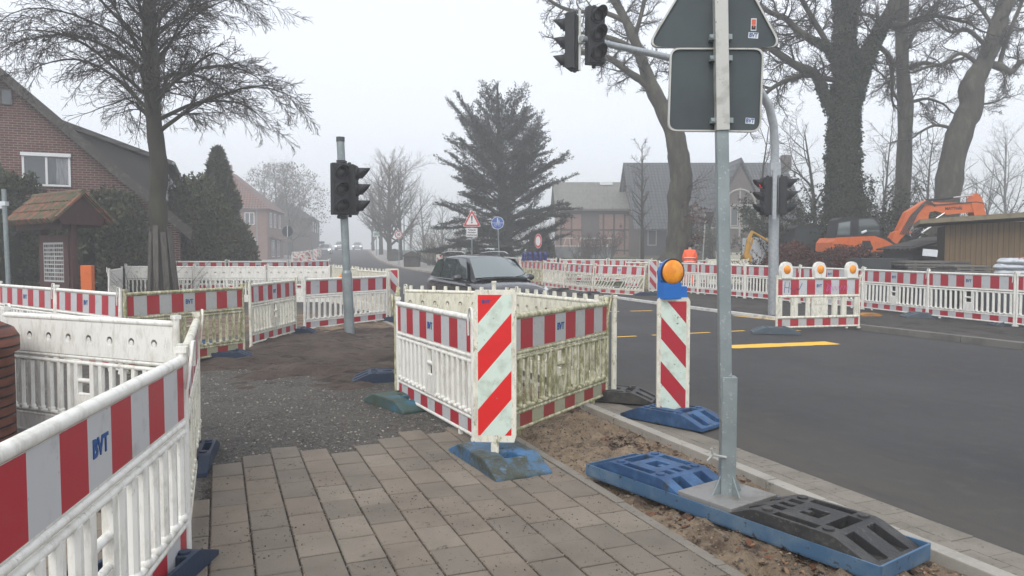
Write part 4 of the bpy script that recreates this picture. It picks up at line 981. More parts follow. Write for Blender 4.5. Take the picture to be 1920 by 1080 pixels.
    m = MB(); m.tube([(1.30, -.62, 1.05), (1.36, 0, 1.075), (1.30, .62, 1.05)], .03, 6); m.build('cowl', DARK, r)
    for s_ in (-1, 1): m = MB(); m.tube([(.95, s_*.875, 1.005), (0, s_*.893, 1.02), (-1.0, s_*.888, 1.03), (-1.8, s_*.855, 1.045)], .011, 5); m.build('window_trim', CH, r)
    m = MB(); m.bx(2.17, 2.245, -.55, .55, .56, .68); 
    for z in (.585, .62, .655): m.bx(2.245, 2.255, -.53, .53, z-.006, z+.006, 1)
    m.bx(2.1, 2.235, -.70, .70, .30, .42); m.build('grille', [DARK, CH], r)
    m = MB(); m.tube([(2.25, 0, .63), (2.268, 0, .63)], .07, 18); m.build('badge', CH, r)
    m = MB(); m.bx(2.24, 2.262, -.26, .26, .44, .55); m.build('number_plate', PLATE, r)
    return r
cp = (PX(906, 18.2), 18.2)
SUVR = car((cp[0], cp[1], G(*cp)+.0), R(-64), 'dark estate car with silver roof rails on the road behind the central enclosure', CPAINT, s=.94)
wc = []
for px, d, lab in ((611, 117, 'white oncoming car with lit headlights, nearest of the far cars'), (640, 134, 'second white oncoming car, partly behind the traffic light pole'), (671, 160, 'hazy distant oncoming car with headlights on, rightmost of the far cars')):
    wc.append(car((PX(px, d), d, G(PX(px, d), d)), R(-90+8), lab, WPAINT if px < 660 else M('pale_grey_paint', (.35, .36, .37), .3, coat=.4), HLON, 1.02, False))
# ------------------------------------------------------------------ people
SKIN = M('skin', (.42, .25, .18), .6); ORJ = M('hi_vis_orange', (.95, .13, .03), .7, [((.75, .08, .02), 6, .5, .7)], bump=(9, .6, .03)); DJK = M('dark_cloth', (.02, .02, .024), .9); HAIR = M('dark_hair', (.015, .012, .01), .8); REFL = M('reflective_tape', (.6, .6, .58), .4)
def skinned(name, verts, edges, rad, mat, parent, sub=2):
    me = bpy.data.meshes.new(name); me.from_pydata(verts, edges, []); me.materials.append(mat)
    o = bpy.data.objects.new(name, me); link(o, parent)
    s = o.modifiers.new('skin', 'SKIN')
    for i, r_ in enumerate(rad): me.skin_vertices[0].data[i].radius = (r_, r_) if not hasattr(r_, '__len__') else r_
    me.skin_vertices[0].data[0].use_root = True
    o.modifiers.new('sub', 'SUBSURF').levels = sub; o.modifiers['sub'].render_levels = sub
    return o
def person(loc, rz, label, jacket, trousers, bend=0., tape=False, walker=False, s=1.0):
    r = empty('person', loc, rz, label, 'person', scale=(s, s, s))
    b = bend; ht = lambda z: (0, -b*(z-.95)*.5 if z > .95 else 0, z)
    armf = -.22 if walker else -.16
    V = [ht(.95), ht(1.15), ht(1.38), ht(1.50), (0, ht(1.56)[1]-.01, 1.58), (0, ht(1.66)[1]-.02, 1.66), (0, ht(1.74)[1]-.02, 1.76),
         (-.17, ht(1.42)[1], 1.43), (-.24, ht(1.2)[1]-.02, 1.16), (-.21, ht(1)[1]+armf, .98), (.17, ht(1.42)[1], 1.43), (.24, ht(1.2)[1]-.02, 1.16), (.21, ht(1)[1]+armf, .98),
         (-.10, 0, .90), (-.11, -.04, .50), (-.11, .03, .09), (-.11, -.12, .04), (.10, 0, .90), (.11, .03, .50), (.11, .10, .09), (.11, -.05, .04)]
    E = [(0, 1), (1, 2), (2, 3), (3, 4), (4, 5), (5, 6), (2, 7), (7, 8), (8, 9), (2, 10), (10, 11), (11, 12), (0, 13), (13, 14), (14, 15), (15, 16), (0, 17), (17, 18), (18, 19), (19, 20)]
    Rr = [.14, .13, .15, .07, .055, .085, .08, .065, .045, .032, .065, .045, .032, .095, .06, .042, .04, .095, .06, .042, .04]
    skinned('body', V, E, Rr, SKIN, r)
    for sx in (-1, 1):      # hands: palm, four fingers and a thumb
        w = Vector((sx*.21, ht(1)[1]+armf, .98)); hv = [w, w+Vector((0, -.02, -.06))]; he = [(0, 1)]; hr = [.026, .03]
        for f in range(4):
            bx_ = w+Vector((0, -.045+.02*f, -.09)); i0 = len(hv); hv += [bx_, bx_+Vector((-sx*.01, -.005, -.035)), bx_+Vector((-sx*.025, -.005, -.062+.004*abs(f-1)))]; he += [(1, i0), (i0, i0+1), (i0+1, i0+2)]; hr += [.010, .009, .007]
        i0 = len(hv); hv += [w+Vector((-sx*.01, -.055, -.05)), w+Vector((-sx*.02, -.075, -.08))]; he += [(1, i0), (i0, i0+1)]; hr += [.011, .009]
        skinned('hand', hv, he, hr, SKIN, r, 1)
    J = [0, 1, 2, 3, 7, 8, 9, 10, 11, 12]; jv = [V[0]] + [V[i] for i in J[1:]]; jv[0] = (0, 0, .84)
    je = [(0, 1), (1, 2), (2, 3), (2, 4), (4, 5), (5, 6), (2, 7), (7, 8), (8, 9)]
    skinned('jacket', jv, je, [(.22, .17), (.20, .17), (.21, .17), .09, .10, .075, .06, .10, .075, .06], jacket, r)
    T = [0, 13, 14, 15, 17, 18, 19]; tv = [V[i] for i in T]; te = [(0, 1), (1, 2), (2, 3), (0, 4), (4, 5), (5, 6)]
    skinned('trousers', tv, te, [.155, .115, .085, .07, .115, .085, .07], trousers, r)
    for i in (15, 19):
        m = MB(); p = V[i]; m.sphere((p[0], p[1]-.07, .05), (.055, .14, .055), 0, 12, 7); m.build('shoe', DARK, r)
    hy = V[5][1]; m = MB(); m.sphere((0, hy+.015, 1.73), (.108, .125, .115), 0, 16, 10, 0, .72); m.build('hair', HAIR, r)
    m = MB(); m.sphere((-.032, hy-.085, 1.70), .012, 0, 8, 5); m.sphere((.032, hy-.085, 1.70), .012, 0, 8, 5); m.build('eyes', BLACKINK, r)
    m = MB(); m.sphere((0, hy-.10, 1.675), (.014, .02, .026), 0, 8, 5); m.sphere((0, hy-.088, 1.635), (.026, .01, .007), 0, 8, 5)
    for sx in (-1, 1): m.sphere((sx*.092, hy+.0, 1.69), (.012, .022, .03), 0, 8, 5)
    m.build('nose_mouth_ears', SKIN, r)
    if tape:
        m = MB()
        for z in (1.02, 1.18): m.tube([(.225*math.cos(a), ht(z)[1]+.175*math.sin(a), z) for a in [i*math.pi/10 for i in range(21)]], .022, 6)
        m.build('reflective_tape', REFL, r)
        m = MB(); m.sphere((0, hy+.0, 1.72), (.12, .125, .14), 0, 16, 10); m.build('dark_hood', HAIR, r)
    return r
px = PX(1293, 31); person((px, 31, G(px, 31)-.0), R(165), 'worker in a bright orange hi-vis jacket and dark hood seen from behind', ORJ, ORJ, bend=.25, tape=True, s=1.04)
px = PX(699, 128); person((px, 128, G(px, 128)-.1), R(10), 'dark hazy figure walking on the far pavement pushing a low walker', DJK, DJK, walker=True, s=1.0)
px = PX(699, 127.5); e = empty('walking_frame', (px, 127.4, G(px, 127.4)-.1), R(10), 'low dark wheeled walker in front of the distant pedestrian', 'walker')
m = MB()
for s_ in (-1, 1): m.tube([(s_*.24, .1, .9), (s_*.26, -.2, .1)], .02, 6); m.tube([(s_*.26, -.05, .5), (s_*.26, .15, .1)], .02, 6)
m.tube([(-.24, -.03, .55), (.24, -.03, .55)], .02, 6); m.box((0, -.08, .42), (.4, .2, .2)); m.build('frame', DARK, e)
m = MB()
for s_ in (-1, 1):
    for y_ in (-.2, .15): m.tube([(s_*.28, y_, .1), (s_*.25, y_, .1)], .1, 12)
m.build('wheels', TYRE, e)
# ------------------------------------------------------------------ left brick house with its long gable roof
def tri_wall(mb, x0, x1, zb, zr, xr, y, th=.25, mi=0, zl=None):
    mb.prism([(x0, -.2), (x1, -.2), (x1, zb), (xr, zr), (x0, zb if zl is None else zl)], 'y', y, y+th, mi)
def win(parent, x0, x1, z0, z1, y=-.0, n=2, side=None, blind=False, fr=WFRAME, cur=False, depth=.05):
    """window in the local plane y (or, with side=x, in the plane x facing +x)"""
    f = MB(); t = .07*min(1, (x1-x0)/.8)
    def B(mb, a0, a1, b0, b1, c0, c1, mi=0):
        if side is None: mb.bx(a0, a1, y-b1, y-b0, c0, c1, mi)
        else: mb.bx(side+b0, side+b1, a0, a1, c0, c1, mi)
    B(f, x0, x1, -.02, depth, z0, z0+t); B(f, x0, x1, -.02, depth, z1-t, z1); B(f, x0, x0+t, -.02, depth-.003, z0+t, z1-t); B(f, x1-t, x1, -.02, depth-.003, z0+t, z1-t)
    for k in range(1, n): c = x0+(x1-x0)*k/n; B(f, c-t/2, c+t/2, -.02, depth-.003, z0+t, z1-t)
    if blind: B(f, x0-.03, x1+.03, depth+.002, depth+.06, z1-.05, z1+.07)
    o = f.build('window', fr, parent)
    g = MB(); B(g, x0+t*.8, x1-t*.8, -.01, .012, z0+t*.8, z1-t*.8); g.build('glass', GLASS, o)
    if cur:
        c = MB(); B(c, x1-.45, x1-t, .014, .02, z0+.1, z1-.1); c.build('curtain', M('net_curtain', (.32, .33, .35), .9, [((.16, .17, .18), 9, .4, .6, (4, 4, .3))]), o)
    return o
E0 = (-12.3, 28.0); hz0 = G(*E0)
h1 = empty('brick_house', (E0[0], E0[1], hz0), ROT, 'red-brown brick house with a steep dark roof and white window at the left picture edge', 'house')
zo = 2.4-hz0; wH = 5.88; sl = .937; LEN = 14.
m = MB(); m.prism([(-2*wH, -.3), (-.25, -.3), (-.25, zo+.22), (-wH, zo+wH*sl-.12), (-2*wH, zo+.0)], 'y', 0, .3); m.bx(-.55, -.26, .3, LEN, -.3, zo+.2); m.build('wall', BRICK, h1)
m = MB()
zr = zo+wH*sl
m.prism([(.15, zo-.14), (-wH, zr), (-wH, zr+.16), (.20, zo+.02)], 'y', -.35, LEN); m.prism([(-wH-.002, zr), (-2*wH-.15, zo-.14), (-2*wH-.2, zo+.02), (-wH-.002, zr+.16)], 'y', -.35, LEN)
rf = m.build('roof', ROOFD, h1)
m = MB(); m.prism([(.17, zo-.34), (-wH, zr-.20), (-wH, zr+.19), (.24, zo+.05)], 'y', -.40, -.355); m.prism([(-wH-.003, zr-.20), (-2*wH-.15, zo-.34), (-2*wH-.2, zo+.05), (-wH-.003, zr+.19)], 'y', -.40, -.355); m.build('verge_board', M('weathered_verge', (.06, .055, .05), .9, [((.12, .115, .09), 5, .5, .7)], rnd=False), rf)
m = MB(); ze = 5.0-hz0; sm = 4.2
m.prism([(-.45, ze-.06), (-sm, ze+(sm-.5)*.36-.06), (-sm, ze+(sm-.5)*.36+.12), (-.40, ze+.08)], 'y', .5, 12.6); m.build('dormer_roof', ROOFD, h1)
m = MB(); m.prism([(-.75, zo+.75*sl-.1), (-.75, ze-.05), (-sm+.1, ze+(sm-.6)*.36-.1)], 'y', .7, 12.4); m.build('dormer_wall', M('dark_slate_cladding', (.05, .048, .047), .8), h1)
for k in range(4): win(h1, 1.3+2.9*k, 2.7+2.9*k, ze-1.35, ze-.25, side=-.745, n=2)
m = MB(); m.tube([(-.40, .4, ze+.0), (-.40, 12.7, ze+.0)], .06, 8); m.build('gutter', GALV, h1)
m = MB(); m.bx(-wH-.9, -wH-.4, 9.5, 10.0, zr-.6, zr+.5); m.build('chimney', BRICK, rf)
win(h1, -5.22, -3.74, 3.95-hz0, 5.05-hz0, n=2, blind=True, cur=True); win(h1, -7.6, -6.1, 3.95-hz0, 5.05-hz0, n=2, blind=True)
o = win(h1, -5.80, -5.44, 6.72-hz0, 7.28-hz0, n=1, fr=M('dark_frame', (.06, .05, .045), .6)); win(h1, -4.9, -3.6, 1.0, 2.1, n=2)
m = MB(); 
for x0, x1, z in ((-5.3, -3.66, 5.12-hz0), (-7.68, -6.02, 5.12-hz0)):
    k = x0; m = MB()
    while k < x1: m.bx(k, k+.07, -.012, .05, z+.02, z+.27); k += .085
    m.build('brick_lintel', BRICK, h1)
m = MB(); m.bx(-4.95, -4.5, -.34, -.02, 3.45-hz0, 3.85-hz0); m.build('outdoor_unit', DARK, h1, bevel=.02)
# ------------------------------------------------------------------ houses in the haze on the left
def hip_house(name, x, y, rz, Wd, Dp, ze, zr, label, wall=BRICK2, roof=ROOFR, gable=False, wins=(), sides=(), chim=True, extra=None):
    g = G(x, y); h = empty(name, (x, y, g), rz, label, 'house'); ze -= g; zr -= g
    m = MB(); m.bx(-Wd, 0, 0, Dp, -.3, ze); m.build('wall', wall, h)
    o_ = .4; i = Wd/2 if Dp > Wd else Dp/2
    m = MB(); a, b, c, d = (-Wd-o_, -o_, ze), (o_, -o_, ze), (o_, Dp+o_, ze), (-Wd-o_, Dp+o_, ze)
    if Dp > Wd: p, q = (-Wd/2, i*.55, zr), (-Wd/2, Dp-i*.8, zr)
    else: p, q = (-Wd+i, Dp/2, zr), (-i, Dp/2, zr)
    if Dp > Wd: m.add([a, b, c, d, p, q], [(0, 1, 4), (1, 2, 5, 4), (2, 3, 5), (3, 0, 4, 5), (3, 2, 1, 0)])
    else: m.add([a, b, c, d, p, q], [(0, 1, 5, 4), (1, 2, 5), (2, 3, 4, 5), (3, 0, 4), (3, 2, 1, 0)])
    rf = m.build('roof', roof, h)
    if chim: m = MB(); m.bx(p[0]-.3, p[0]+.3, p[1]+.2, p[1]+.8, zr-.8, zr+.7); m.build('chimney', wall, rf)
    for (a0, a1, b0, b1) in wins: win(h, a0, a1, b0, b1)
    for (a0, a1, b0, b1) in sides: win(h, a0, a1, b0, b1, side=0.)
    return h
hb = hip_house('brick_house', PX(502, 80), 80, R(8), 9, 10.5, 6.3, 10.6, 'hazy brick house with a red hipped roof beyond the tall conifer', wins=((-2.3, -1.3, 3.8, 5.1), (-5.2, -4.0, 3.8, 5.1), (-2.4, -1.2, .9, 2.3)), sides=((1.6, 2.7, 3.6, 5.2), (4.2, 5.3, 3.6, 5.2), (7.4, 8.5, 3.6, 5.2), (2.6, 4.4, .3, 2.2), (6.0, 7.6, .3, 2.2)))
m = MB(); m.prism([(0.02, 2.5), (1.3, 2.15), (1.3, 2.3), (.02, 2.75)], 'y', 1.5, 9.); m.build('shop_canopy', ROOFR, hb)
hip_house('brick_house', PX(585, 108), 108, R(10), 9, 14, 6.6, 9.6, 'dim grey-brown building block fading in haze behind the left trees', wall=BRICK4, roof=ROOFD, sides=((2, 3, 3.5, 5), (6, 7, 3.5, 5), (10, 11, 3.5, 5)))
# ------------------------------------------------------------------ barn and farmhouse on the right
TIMB = M('dark_timber', (.045, .035, .03), .9)
bx0, bx1, by = PX(1046, 72), PX(1192, 72), 72.; g = G(bx0+3, by)
bn = empty('barn', (bx0, by, g), 0, 'half-timbered barn with pinkish brick walls and a corrugated grey roof', 'barn')
ZE, ZR = 5.85-g, 8.7-g; Wb = bx1-bx0
m = MB(); m.bx(.2, Wb, 0, 9, -.5, ZE); m.build('wall', BRICK3, bn)
m = MB(); m.prism([(-.6, ZE-.15), (4.4, ZR), (9.4, ZE-.15), (9.4, ZE), (4.4, ZR+.15), (-.6, ZE)], 'x', -.3, Wb+.2); rf = m.build('roof', ROOFC, bn)
m = MB(); ln = [(-.35, ZE-.25), (-.35+0, 0)]
m.prism([(3.6, ZR-.52+.30), (4.1, ZR-.2+.28), (4.1, ZR-.2+.31), (3.6, ZR-.52+.33)], 'x', 4.5, 5.8); m.build('roof_panel', RIM, rf)
m = MB()
for z in (.4, 2.4, 4.0, ZE-.35): m.bx(.2, Wb, -.045, -.003, z, z+.16)
for k in range(8): x = .2+k*(Wb-.36)/7; m.bx(x, x+.16, -.05, -.002, .1, ZE-.2)
m.build('timber_frame', TIMB, bn); m = MB(); m.bx(2.35, 4.0, -.10, -.051, 1.6, 4.1); m.build('plank_door', M('grey_planks', (.10, .085, .08), .9, [((.06, .05, .045), 8, .4, .6, (8, 1, .2))]), bn)
fx0, fx1, fy = PX(1188, 66), PX(1512, 66), 66.; g = G(15, fy)
fh = empty('farmhouse', (fx0, fy, g), 0, 'large farmhouse with a blue-grey tiled roof and timbered cross gable behind the trees', 'house')
ZE, ZR = 3.95-g, 10.1-g; Wf = fx1-fx0
m = MB(); m.bx(.5, Wf, 0, 12, -.5, ZE); m.prism([(0, ZE-.1), (6, ZR-.35), (12, ZE-.1)], 'x', .5, Wf-.3); m.build('wall', BRICK4, fh)
m = MB(); m.prism([(-.8, ZE-.35), (6, ZR), (12.8, ZE-.35), (12.8, ZE-.2), (6, ZR+.2), (-.8, ZE-.2)], 'x', -.1, Wf+.1); rf = m.build('roof', ROOFB, fh)
m = MB(); cx = PX(1470, 72)-fx0; m.bx(cx-.4, cx+.4, 5.6, 6.4, ZR-.6, ZR+.9); m.build('chimney', BRICK4, rf)
gx = PX(1384, 65)-fx0; gw = 2.7; zg = ZR-.55
m = MB(); m.prism([(gx-gw, 0), (gx+gw, 0), (gx+gw, ZE+.2), (gx, zg-.3), (gx-gw, ZE+.2)], 'y', -1.2, .5); m.build('gable_wall', BRICK4, fh)
m = MB(); m.prism([(gx, zg), (gx-gw-.3, ZE-.2), (gx-gw-.45, ZE+.05), (gx, zg+.3)], 'y', -1.5, 6); m.prism([(gx+.002, zg), (gx+.002, zg+.3), (gx+gw+.45, ZE+.05), (gx+gw+.3, ZE-.2)], 'y', -1.5, 6); m.build('gable_roof', ROOFB, fh)
PALE = M('pale_timber', (.33, .31, .28), .8)
m = MB()
m.tube([(gx+1.35*math.cos(a), -1.26, ZE+1.8+1.35*math.sin(a)) for a in [math.pi*i/14 for i in range(15)]], .09, 6)
m.bx(gx-.07, gx+.07, -1.30, -1.21, ZE-1.6, ZE+3.3); m.bx(gx-1.6, gx+1.6, -1.31, -1.2, ZE+1.72, ZE+1.9); m.bx(gx-2.5, gx+2.5, -1.29, -1.2, ZE-.25, ZE-.08)
for s in (-1, 1): m.bx(gx+s*1.7-.07, gx+s*1.7+.07, -1.29, -1.2, ZE-.2, ZE+1.7); m.bx(gx+s*.8-.05, gx+s*.8+.05, -1.29, -1.2, ZE-.2, ZE+1.7)
m.build('gable_timbers', PALE, fh)
for a, b in ((-1.6, -.15), (.15, 1.6)): win(fh, gx+a, gx+b, ZE+.0, ZE+1.6, y=-1.2, fr=PALE)
for px in (1222, 1258, 1310, 1430, 1455): x = PX(px, 66)-fx0; win(fh, x-.4, x+.4, 1.0, 2.4, n=1, fr=PALE)
m = MB(); m.bx(.9, 5.6, -.03, -.0, .1, 2.5, 0); m.build('barn_door', DARK, fh)
# white trailer rail in front of the barn
tx = PX(1042, 66); e = empty('metal_gate', (tx, 66, G(tx, 66)), 0, 'low grey wall topped by a pale metal gate in front of the barn', 'gate'); Lg = PX(1152, 66)-tx
m = MB(); m.bx(0, Lg, 0, .3, -.2, .85); m.build('low_wall', M('grey_render', (.17, .175, .18), .9, [((.10, .10, .10), 2, .4, .7)]), e)
m = MB()
for z in (.95, 1.65): m.tube([(0, .1, z), (Lg, .1, z)], .035, 6)
for k in range(9): x = Lg*k/8; m.tube([(x, .1, .85), (x+(.25 if k % 2 else -.1), .1, 1.65)], .03, 6)
for k in (4, 5, 6): m.tube([(Lg*k/8+.15, .1, .95), (Lg*k/8+.15, .1, 1.65)], .04, 6); m.tube([(Lg*k/8+.15, .1, 1.3), (Lg*k/8+.5, .1, 1.3)], .03, 6)
m.build('rails', RIM, e)
# ------------------------------------------------------------------ notice board kiosk
KA = math.atan2(-.59, .81); K = Vector((-11.6, 19.0)); gk = G(K.x, K.y)
# local x runs from the far left end (0) to the near gable (KL); local y = depth away from the board face
KL, KW = 3.05, 1.25
ko = K+Vector((-.81, .59))*KL
WOODR = M('dark_red_wood', (.062, .020, .018), .6, [((.035, .014, .013), 4, .45, .7, (1, 1, .2)), ((.16, .13, .11), 24, .66, .72, (1, 1, .15))], rnd=False)
k = empty('notice_kiosk', (ko.x, ko.y, gk), KA, 'dark red wooden notice board kiosk with a mossy clay tile roof', 'kiosk')
ze, zr = 2.50-gk, 3.13-gk
m = MB()
m.bx(.75, KL-.35, .35, .41, ze-.12, ze-.02)
for x in (.82, KL-.40): m.bx(x-.08, x+.08, .42, .58, -.1, ze+.0)
m.build('post', WOODR, k, bevel=.01)
m = MB(); m.prism([(.02, ze+.02), (KW/2, zr-.03), (KW-.02, ze+.02), (KW-.14, ze-.16), (.14, ze-.16)], 'x', KL-.16, KL-.11); m.prism([(.02, ze+.02), (KW/2, zr-.03), (KW-.02, ze+.02)], 'x', .1, .15)
m.bx(.1, KL-.16, .10, .14, ze-.28, ze+.02); m.bx(.1, KL-.16, KW-.14, KW-.10, ze-.22, ze+.0)
m.build('gable_boards', WOODR, k)
TL = [M('clay_tile_%d' % i, c, .85, [((.075, .085, .045), 5, .40, .58), ((.04, .035, .025), 16, .6, .7)]) for i, c in enumerate(((.27, .10, .065), (.20, .08, .055), (.15, .10, .065)))]
m = MB(); rr = random.Random(4); n = 15
for side in (0, 1):
    for r_ in range(3):
        for c in range(n):
            x = .06+(KL-.12)*(c+.5)/n; t0 = 1-(r_+1)/3-.06; t1 = 1-r_/3
            def pt(t, dz=0): 
                y = (KW/2-(KW/2+.13)*(1-t)) if side == 0 else (KW/2+(KW/2+.13)*(1-t)); return (x+rr.uniform(-.004, .004), y, ze-.09+(zr-ze+.09)*t+dz)
            m.tube([pt(t0, .055), pt(t1, .02)], [.098, .085], 8, rr.choice([0, 0, 1, 2]), True)
    y0, y1 = (-.13, KW/2) if side == 0 else (KW+.13, KW/2); m.add([(0, y0, ze-.1), (KL, y0, ze-.1), (KL, y1, zr), (0, y1, zr), (0, y0, ze-.06), (KL, y0, ze-.06), (KL, y1, zr+.04), (0, y1, zr+.04)], [(0, 1, 2, 3), (7, 6, 5, 4), (0, 4, 5, 1), (1, 5, 6, 2), (3, 2, 6, 7), (0, 3, 7, 4)], 1)
for c in range(8): x = .02+(KL-.04)*c/8; m.tube([(x, KW/2, zr+.05), (x+(KL)/8+.04, KW/2, zr+.065)], [.10, .085], 10, rr.choice([1, 2, 2]), True)
for x in (KL+.0, ):
    m.box((x-.02, KW/4-.05, (ze+zr)/2+.03), (.20, .95, .05), 0, rot=Matrix.Rotation(math.atan2(zr-ze, KW/2), 3, 'X')); m.box((x-.02, KW*3/4+.05, (ze+zr)/2+.03), (.20, .95, .05), 0, rot=Matrix.Rotation(-math.atan2(zr-ze, KW/2), 3, 'X'))
m.build('tile_roof', TL, k)
m = MB(); m.bx(.92, KL-.5, .40, .52, .20, ze-.42); m.bx(.84, KL-.42, .385, .40, .62, .80); m.bx(.84, KL-.42, .385, .40, ze-.62, ze-.42); m.bx(.84, 1.10, .385, .40, .80, ze-.62); m.bx(KL-.72, KL-.42, .385, .40, .80, ze-.62); m.build('board', WOODR, k)
m = MB(); m.bx(1.10, KL-.72, .392, .398, .80, ze-.62); pb = None
nx_, nz_ = 9, 9; x0, x1, z0, z1 = 1.13, KL-.75, .83, ze-.66; rr = random.Random(8)
for i in range(nx_):
    for j in range(nz_):
        a = x0+(x1-x0)*(i+.12)/nx_; b = x0+(x1-x0)*(i+.92)/nx_
        if i == 4: b -= .03
        c = z0+(z1-z0)*(j+.16)/nz_; d = z0+(z1-z0)*(j+.88)/nz_; m.bx(a, b, .3885, .3915, c, d, rr.choice([1, 1, 2, 3]))
m.build('display_panel', [M('pale_panel', (.42, .43, .42), .6), M('photo_dark', (.045, .035, .035), .5), M('photo_brown', (.11, .075, .06), .5), M('photo_grey', (.14, .14, .15), .5)], k)
x, y = PX(164, 19.3), 19.3; e = MB(); e.box((0, 0, .62), (.29, .16, 1.28), taper=1.02); o = e.build('orange_post', M('orange_plastic', (.62, .13, .02), .5, [((.5, .10, .02), 3, .5, .7)]), bevel=.02, loc=(x, y, G(x, y))); tag(o, 'plain orange box-shaped post beside the kiosk', 'post')
# brick pier at the left edge
e = MB(); 
prof = [(.0, .0), (.50, .0), (.50, .80), (.54, .82), (.54, .93), (.50, 1.0), (.35, 1.08), (.12, 1.12), (.0, 1.12)]
n = 40; vs = [(r_*math.cos(2*math.pi*i/n), r_*math.sin(2*math.pi*i/n), z) for r_, z in prof[1:-1] for i in range(n)]
kk = len(prof)-2; e.add(vs, [(j*n+i, j*n+(i+1) % n, (j+1)*n+(i+1) % n, (j+1)*n+i) for j in range(kk-1) for i in range(n)], 0, True); e.add(vs[-n:], [tuple(range(n))])
mm = M('banded_clay_brick', (.16, .05, .033), .7); nt = mm.node_tree; sp_ = nd(nt, 'SeparateXYZ'); nt.links.new(coords(nt, False), sp_.inputs[0])
fr = mth(nt, 'FRACT', mth(nt, 'DIVIDE', sp_.outputs[2], .078)); gg = ramp(nt, mth(nt, 'ABSOLUTE', mth(nt, 'SUBTRACT', fr, .5)), .36, .47)
cc = mix(nt, ramp(nt, noi(nt, coords(nt, False, (1, 1, 4)), 3), .4, .65), (.20, .065, .042), (.11, .04, .03)); cc = mix(nt, gg, cc, (.03, .022, .02)); nt.links.new(cc, nt.nodes['Principled BSDF'].inputs['Base Color'])
bp = nd(nt, 'Bump'); bp.inputs['Distance'].default_value = .03; bp.invert = True; nt.links.new(gg, bp.inputs['Height']); nt.links.new(bp.outputs[0], nt.nodes['Principled BSDF'].inputs['Normal'])
o = e.build('brick_pier', mm, loc=(-4.47, 5.72, .0)); tag(o, 'round clay-brick pier cut off by the left picture edge behind the dimpled fence back', 'pier')
# ------------------------------------------------------------------ wooden shed, stacked boards, sacks, containers
OCH = M('ochre_boards', (.16, .105, .05), .8, [((.10, .068, .035), 3, .4, .7, (6, 1, .25)), ((.21, .145, .075), 2, .55, .75)], rnd=False)
nt = OCH.node_tree; b_ = nt.nodes['Principled BSDF']; sp_ = nd(nt, 'SeparateXYZ'); nt.links.new(coords(nt, False), sp_.inputs[0]); fr = mth(nt, 'FRACT', mth(nt, 'DIVIDE', sp_.outputs[0], .13)); gg = ramp(nt, mth(nt, 'ABSOLUTE', mth(nt, 'SUBTRACT', fr, .5)), .42, .47)
src = b_.inputs['Base Color'].links[0].from_socket; nt.links.new(mix(nt, gg, src, (.04, .028, .016)), b_.inputs['Base Color'])
sx, sy = PX(1770, 21.5), 21.5; sg = G(sx, sy); e = empty('wooden_shed', (sx, sy, sg), R(-26), 'ochre board shed with a flat overhanging roof at the right picture edge', 'shed')
m = MB(); m.prism([(0, 0), (6, 0), (6, 2.62), (0, 2.36)], 'y', 0, 3); m.build('wall', OCH, e)
m = MB(); m.prism([(-.68, 2.40), (6.4, 2.78), (6.4, 2.93), (-.68, 2.53)], 'y', -.5, 3.3); m.build('roof', M('pale_roof_edge', (.20, .17, .11), .8, [((.12, .10, .07), 4, .5, .7)], rnd=False), e)
sx = PX(1712, 24.5); e = empty('small_shed', (sx, 24.5, G(sx, 24.5)), 0, 'dark grey weathered shed in shadow beside the ochre one', 'shed')
m = MB(); m.bx(0, 1.3, 0, 2, 0, 1.75); m.build('wall', M('grey_boards', (.065, .065, .062), .9, [((.04, .04, .04), 2, .4, .6, (.3, .3, 9))], rnd=False), e); m = MB(); m.box((.62, .9, 1.85), (1.7, 2.4, .06), rot=Matrix.Rotation(R(-14), 3, 'Y')); m.build('roof', ROOFD, e)
GB = M('weathered_boards', (.17, .16, .145), .9, [((.09, .085, .075), 3, .4, .7, (.3, 3, 3))]); PLY = M('dark_crate', (.05, .055, .058), .8)
def stack(px0, px1, d, n, h, label, z0=0., mat=GB, gap=.025):
    x0, x1 = PX(px0, d), PX(px1, d); e = MB(); rr = random.Random(int(px0)); g = G((x0+x1)/2, d)
    for i in range(n):
        z = z0+i*(h+gap); o_ = rr.uniform(-.08, .08); e.bx(o_, x1-x0+o_, 0, 1.0+rr.uniform(0, .2), z, z+h)
        if i < n-1:
            for q in (.12, .5, .88): e.bx((x1-x0)*q-.05, (x1-x0)*q+.05, .02, .95, z+h, z+h+gap)
    o = e.build('board_stack', mat, loc=(x0, d, g+.02)); tag(o, label, 'board stack'); return o
stack(1700, 1838, 21.2, 9, .055, 'pile of pale weathered boards in front of the small grey shed', .62)
stack(1790, 1858, 19.8, 6, .045, 'thin boards and bags on a low pile in front of the ochre shed', .82)
stack(1772, 1812, 22.0, 8, .06, 'short stack of grey boards left of the ochre shed wall', .66)
def bin_(px0, px1, d, z0, z1, label, mat, name='crate', cat='crate', tp=.94):
    x0, x1 = PX(px0, d), PX(px1, d); e = MB(); e.box(((x1-x0)/2, .4, (z0+z1)/2), (x1-x0, .8, z1-z0), taper=1/tp if tp else 1); e.box(((x1-x0)/2, .4, z1+.02), ((x1-x0)*1.05, .86, .045))
    for k_ in (.25, .5, .75): e.box(((x1-x0)*k_, -.01, (z0+z1)/2), (.03, .03, (z1-z0)*.8))
    o = e.build(name, mat, loc=(x0, d, G(x0, d)), bevel=.01); return tag(o, label, cat)
bin_(1616, 1668, 21.6, 0, 1.36, 'dark slatted crate behind the striped panel near the hedge', PLY)
bin_(1668, 1702, 22.0, 0, 1.34, 'dark box between the slatted crate and the board pile', PLY)
bin_(1742, 1775, 20.8, 0, 1.05, 'grey-blue bin in front of the small grey shed', M('bin_grey', (.085, .10, .105), .6), 'bin', 'bin')
bin_(1836, 1868, 20.5, 0, .98, 'black tub in front of the ochre shed', DARK, 'tub', 'tub')
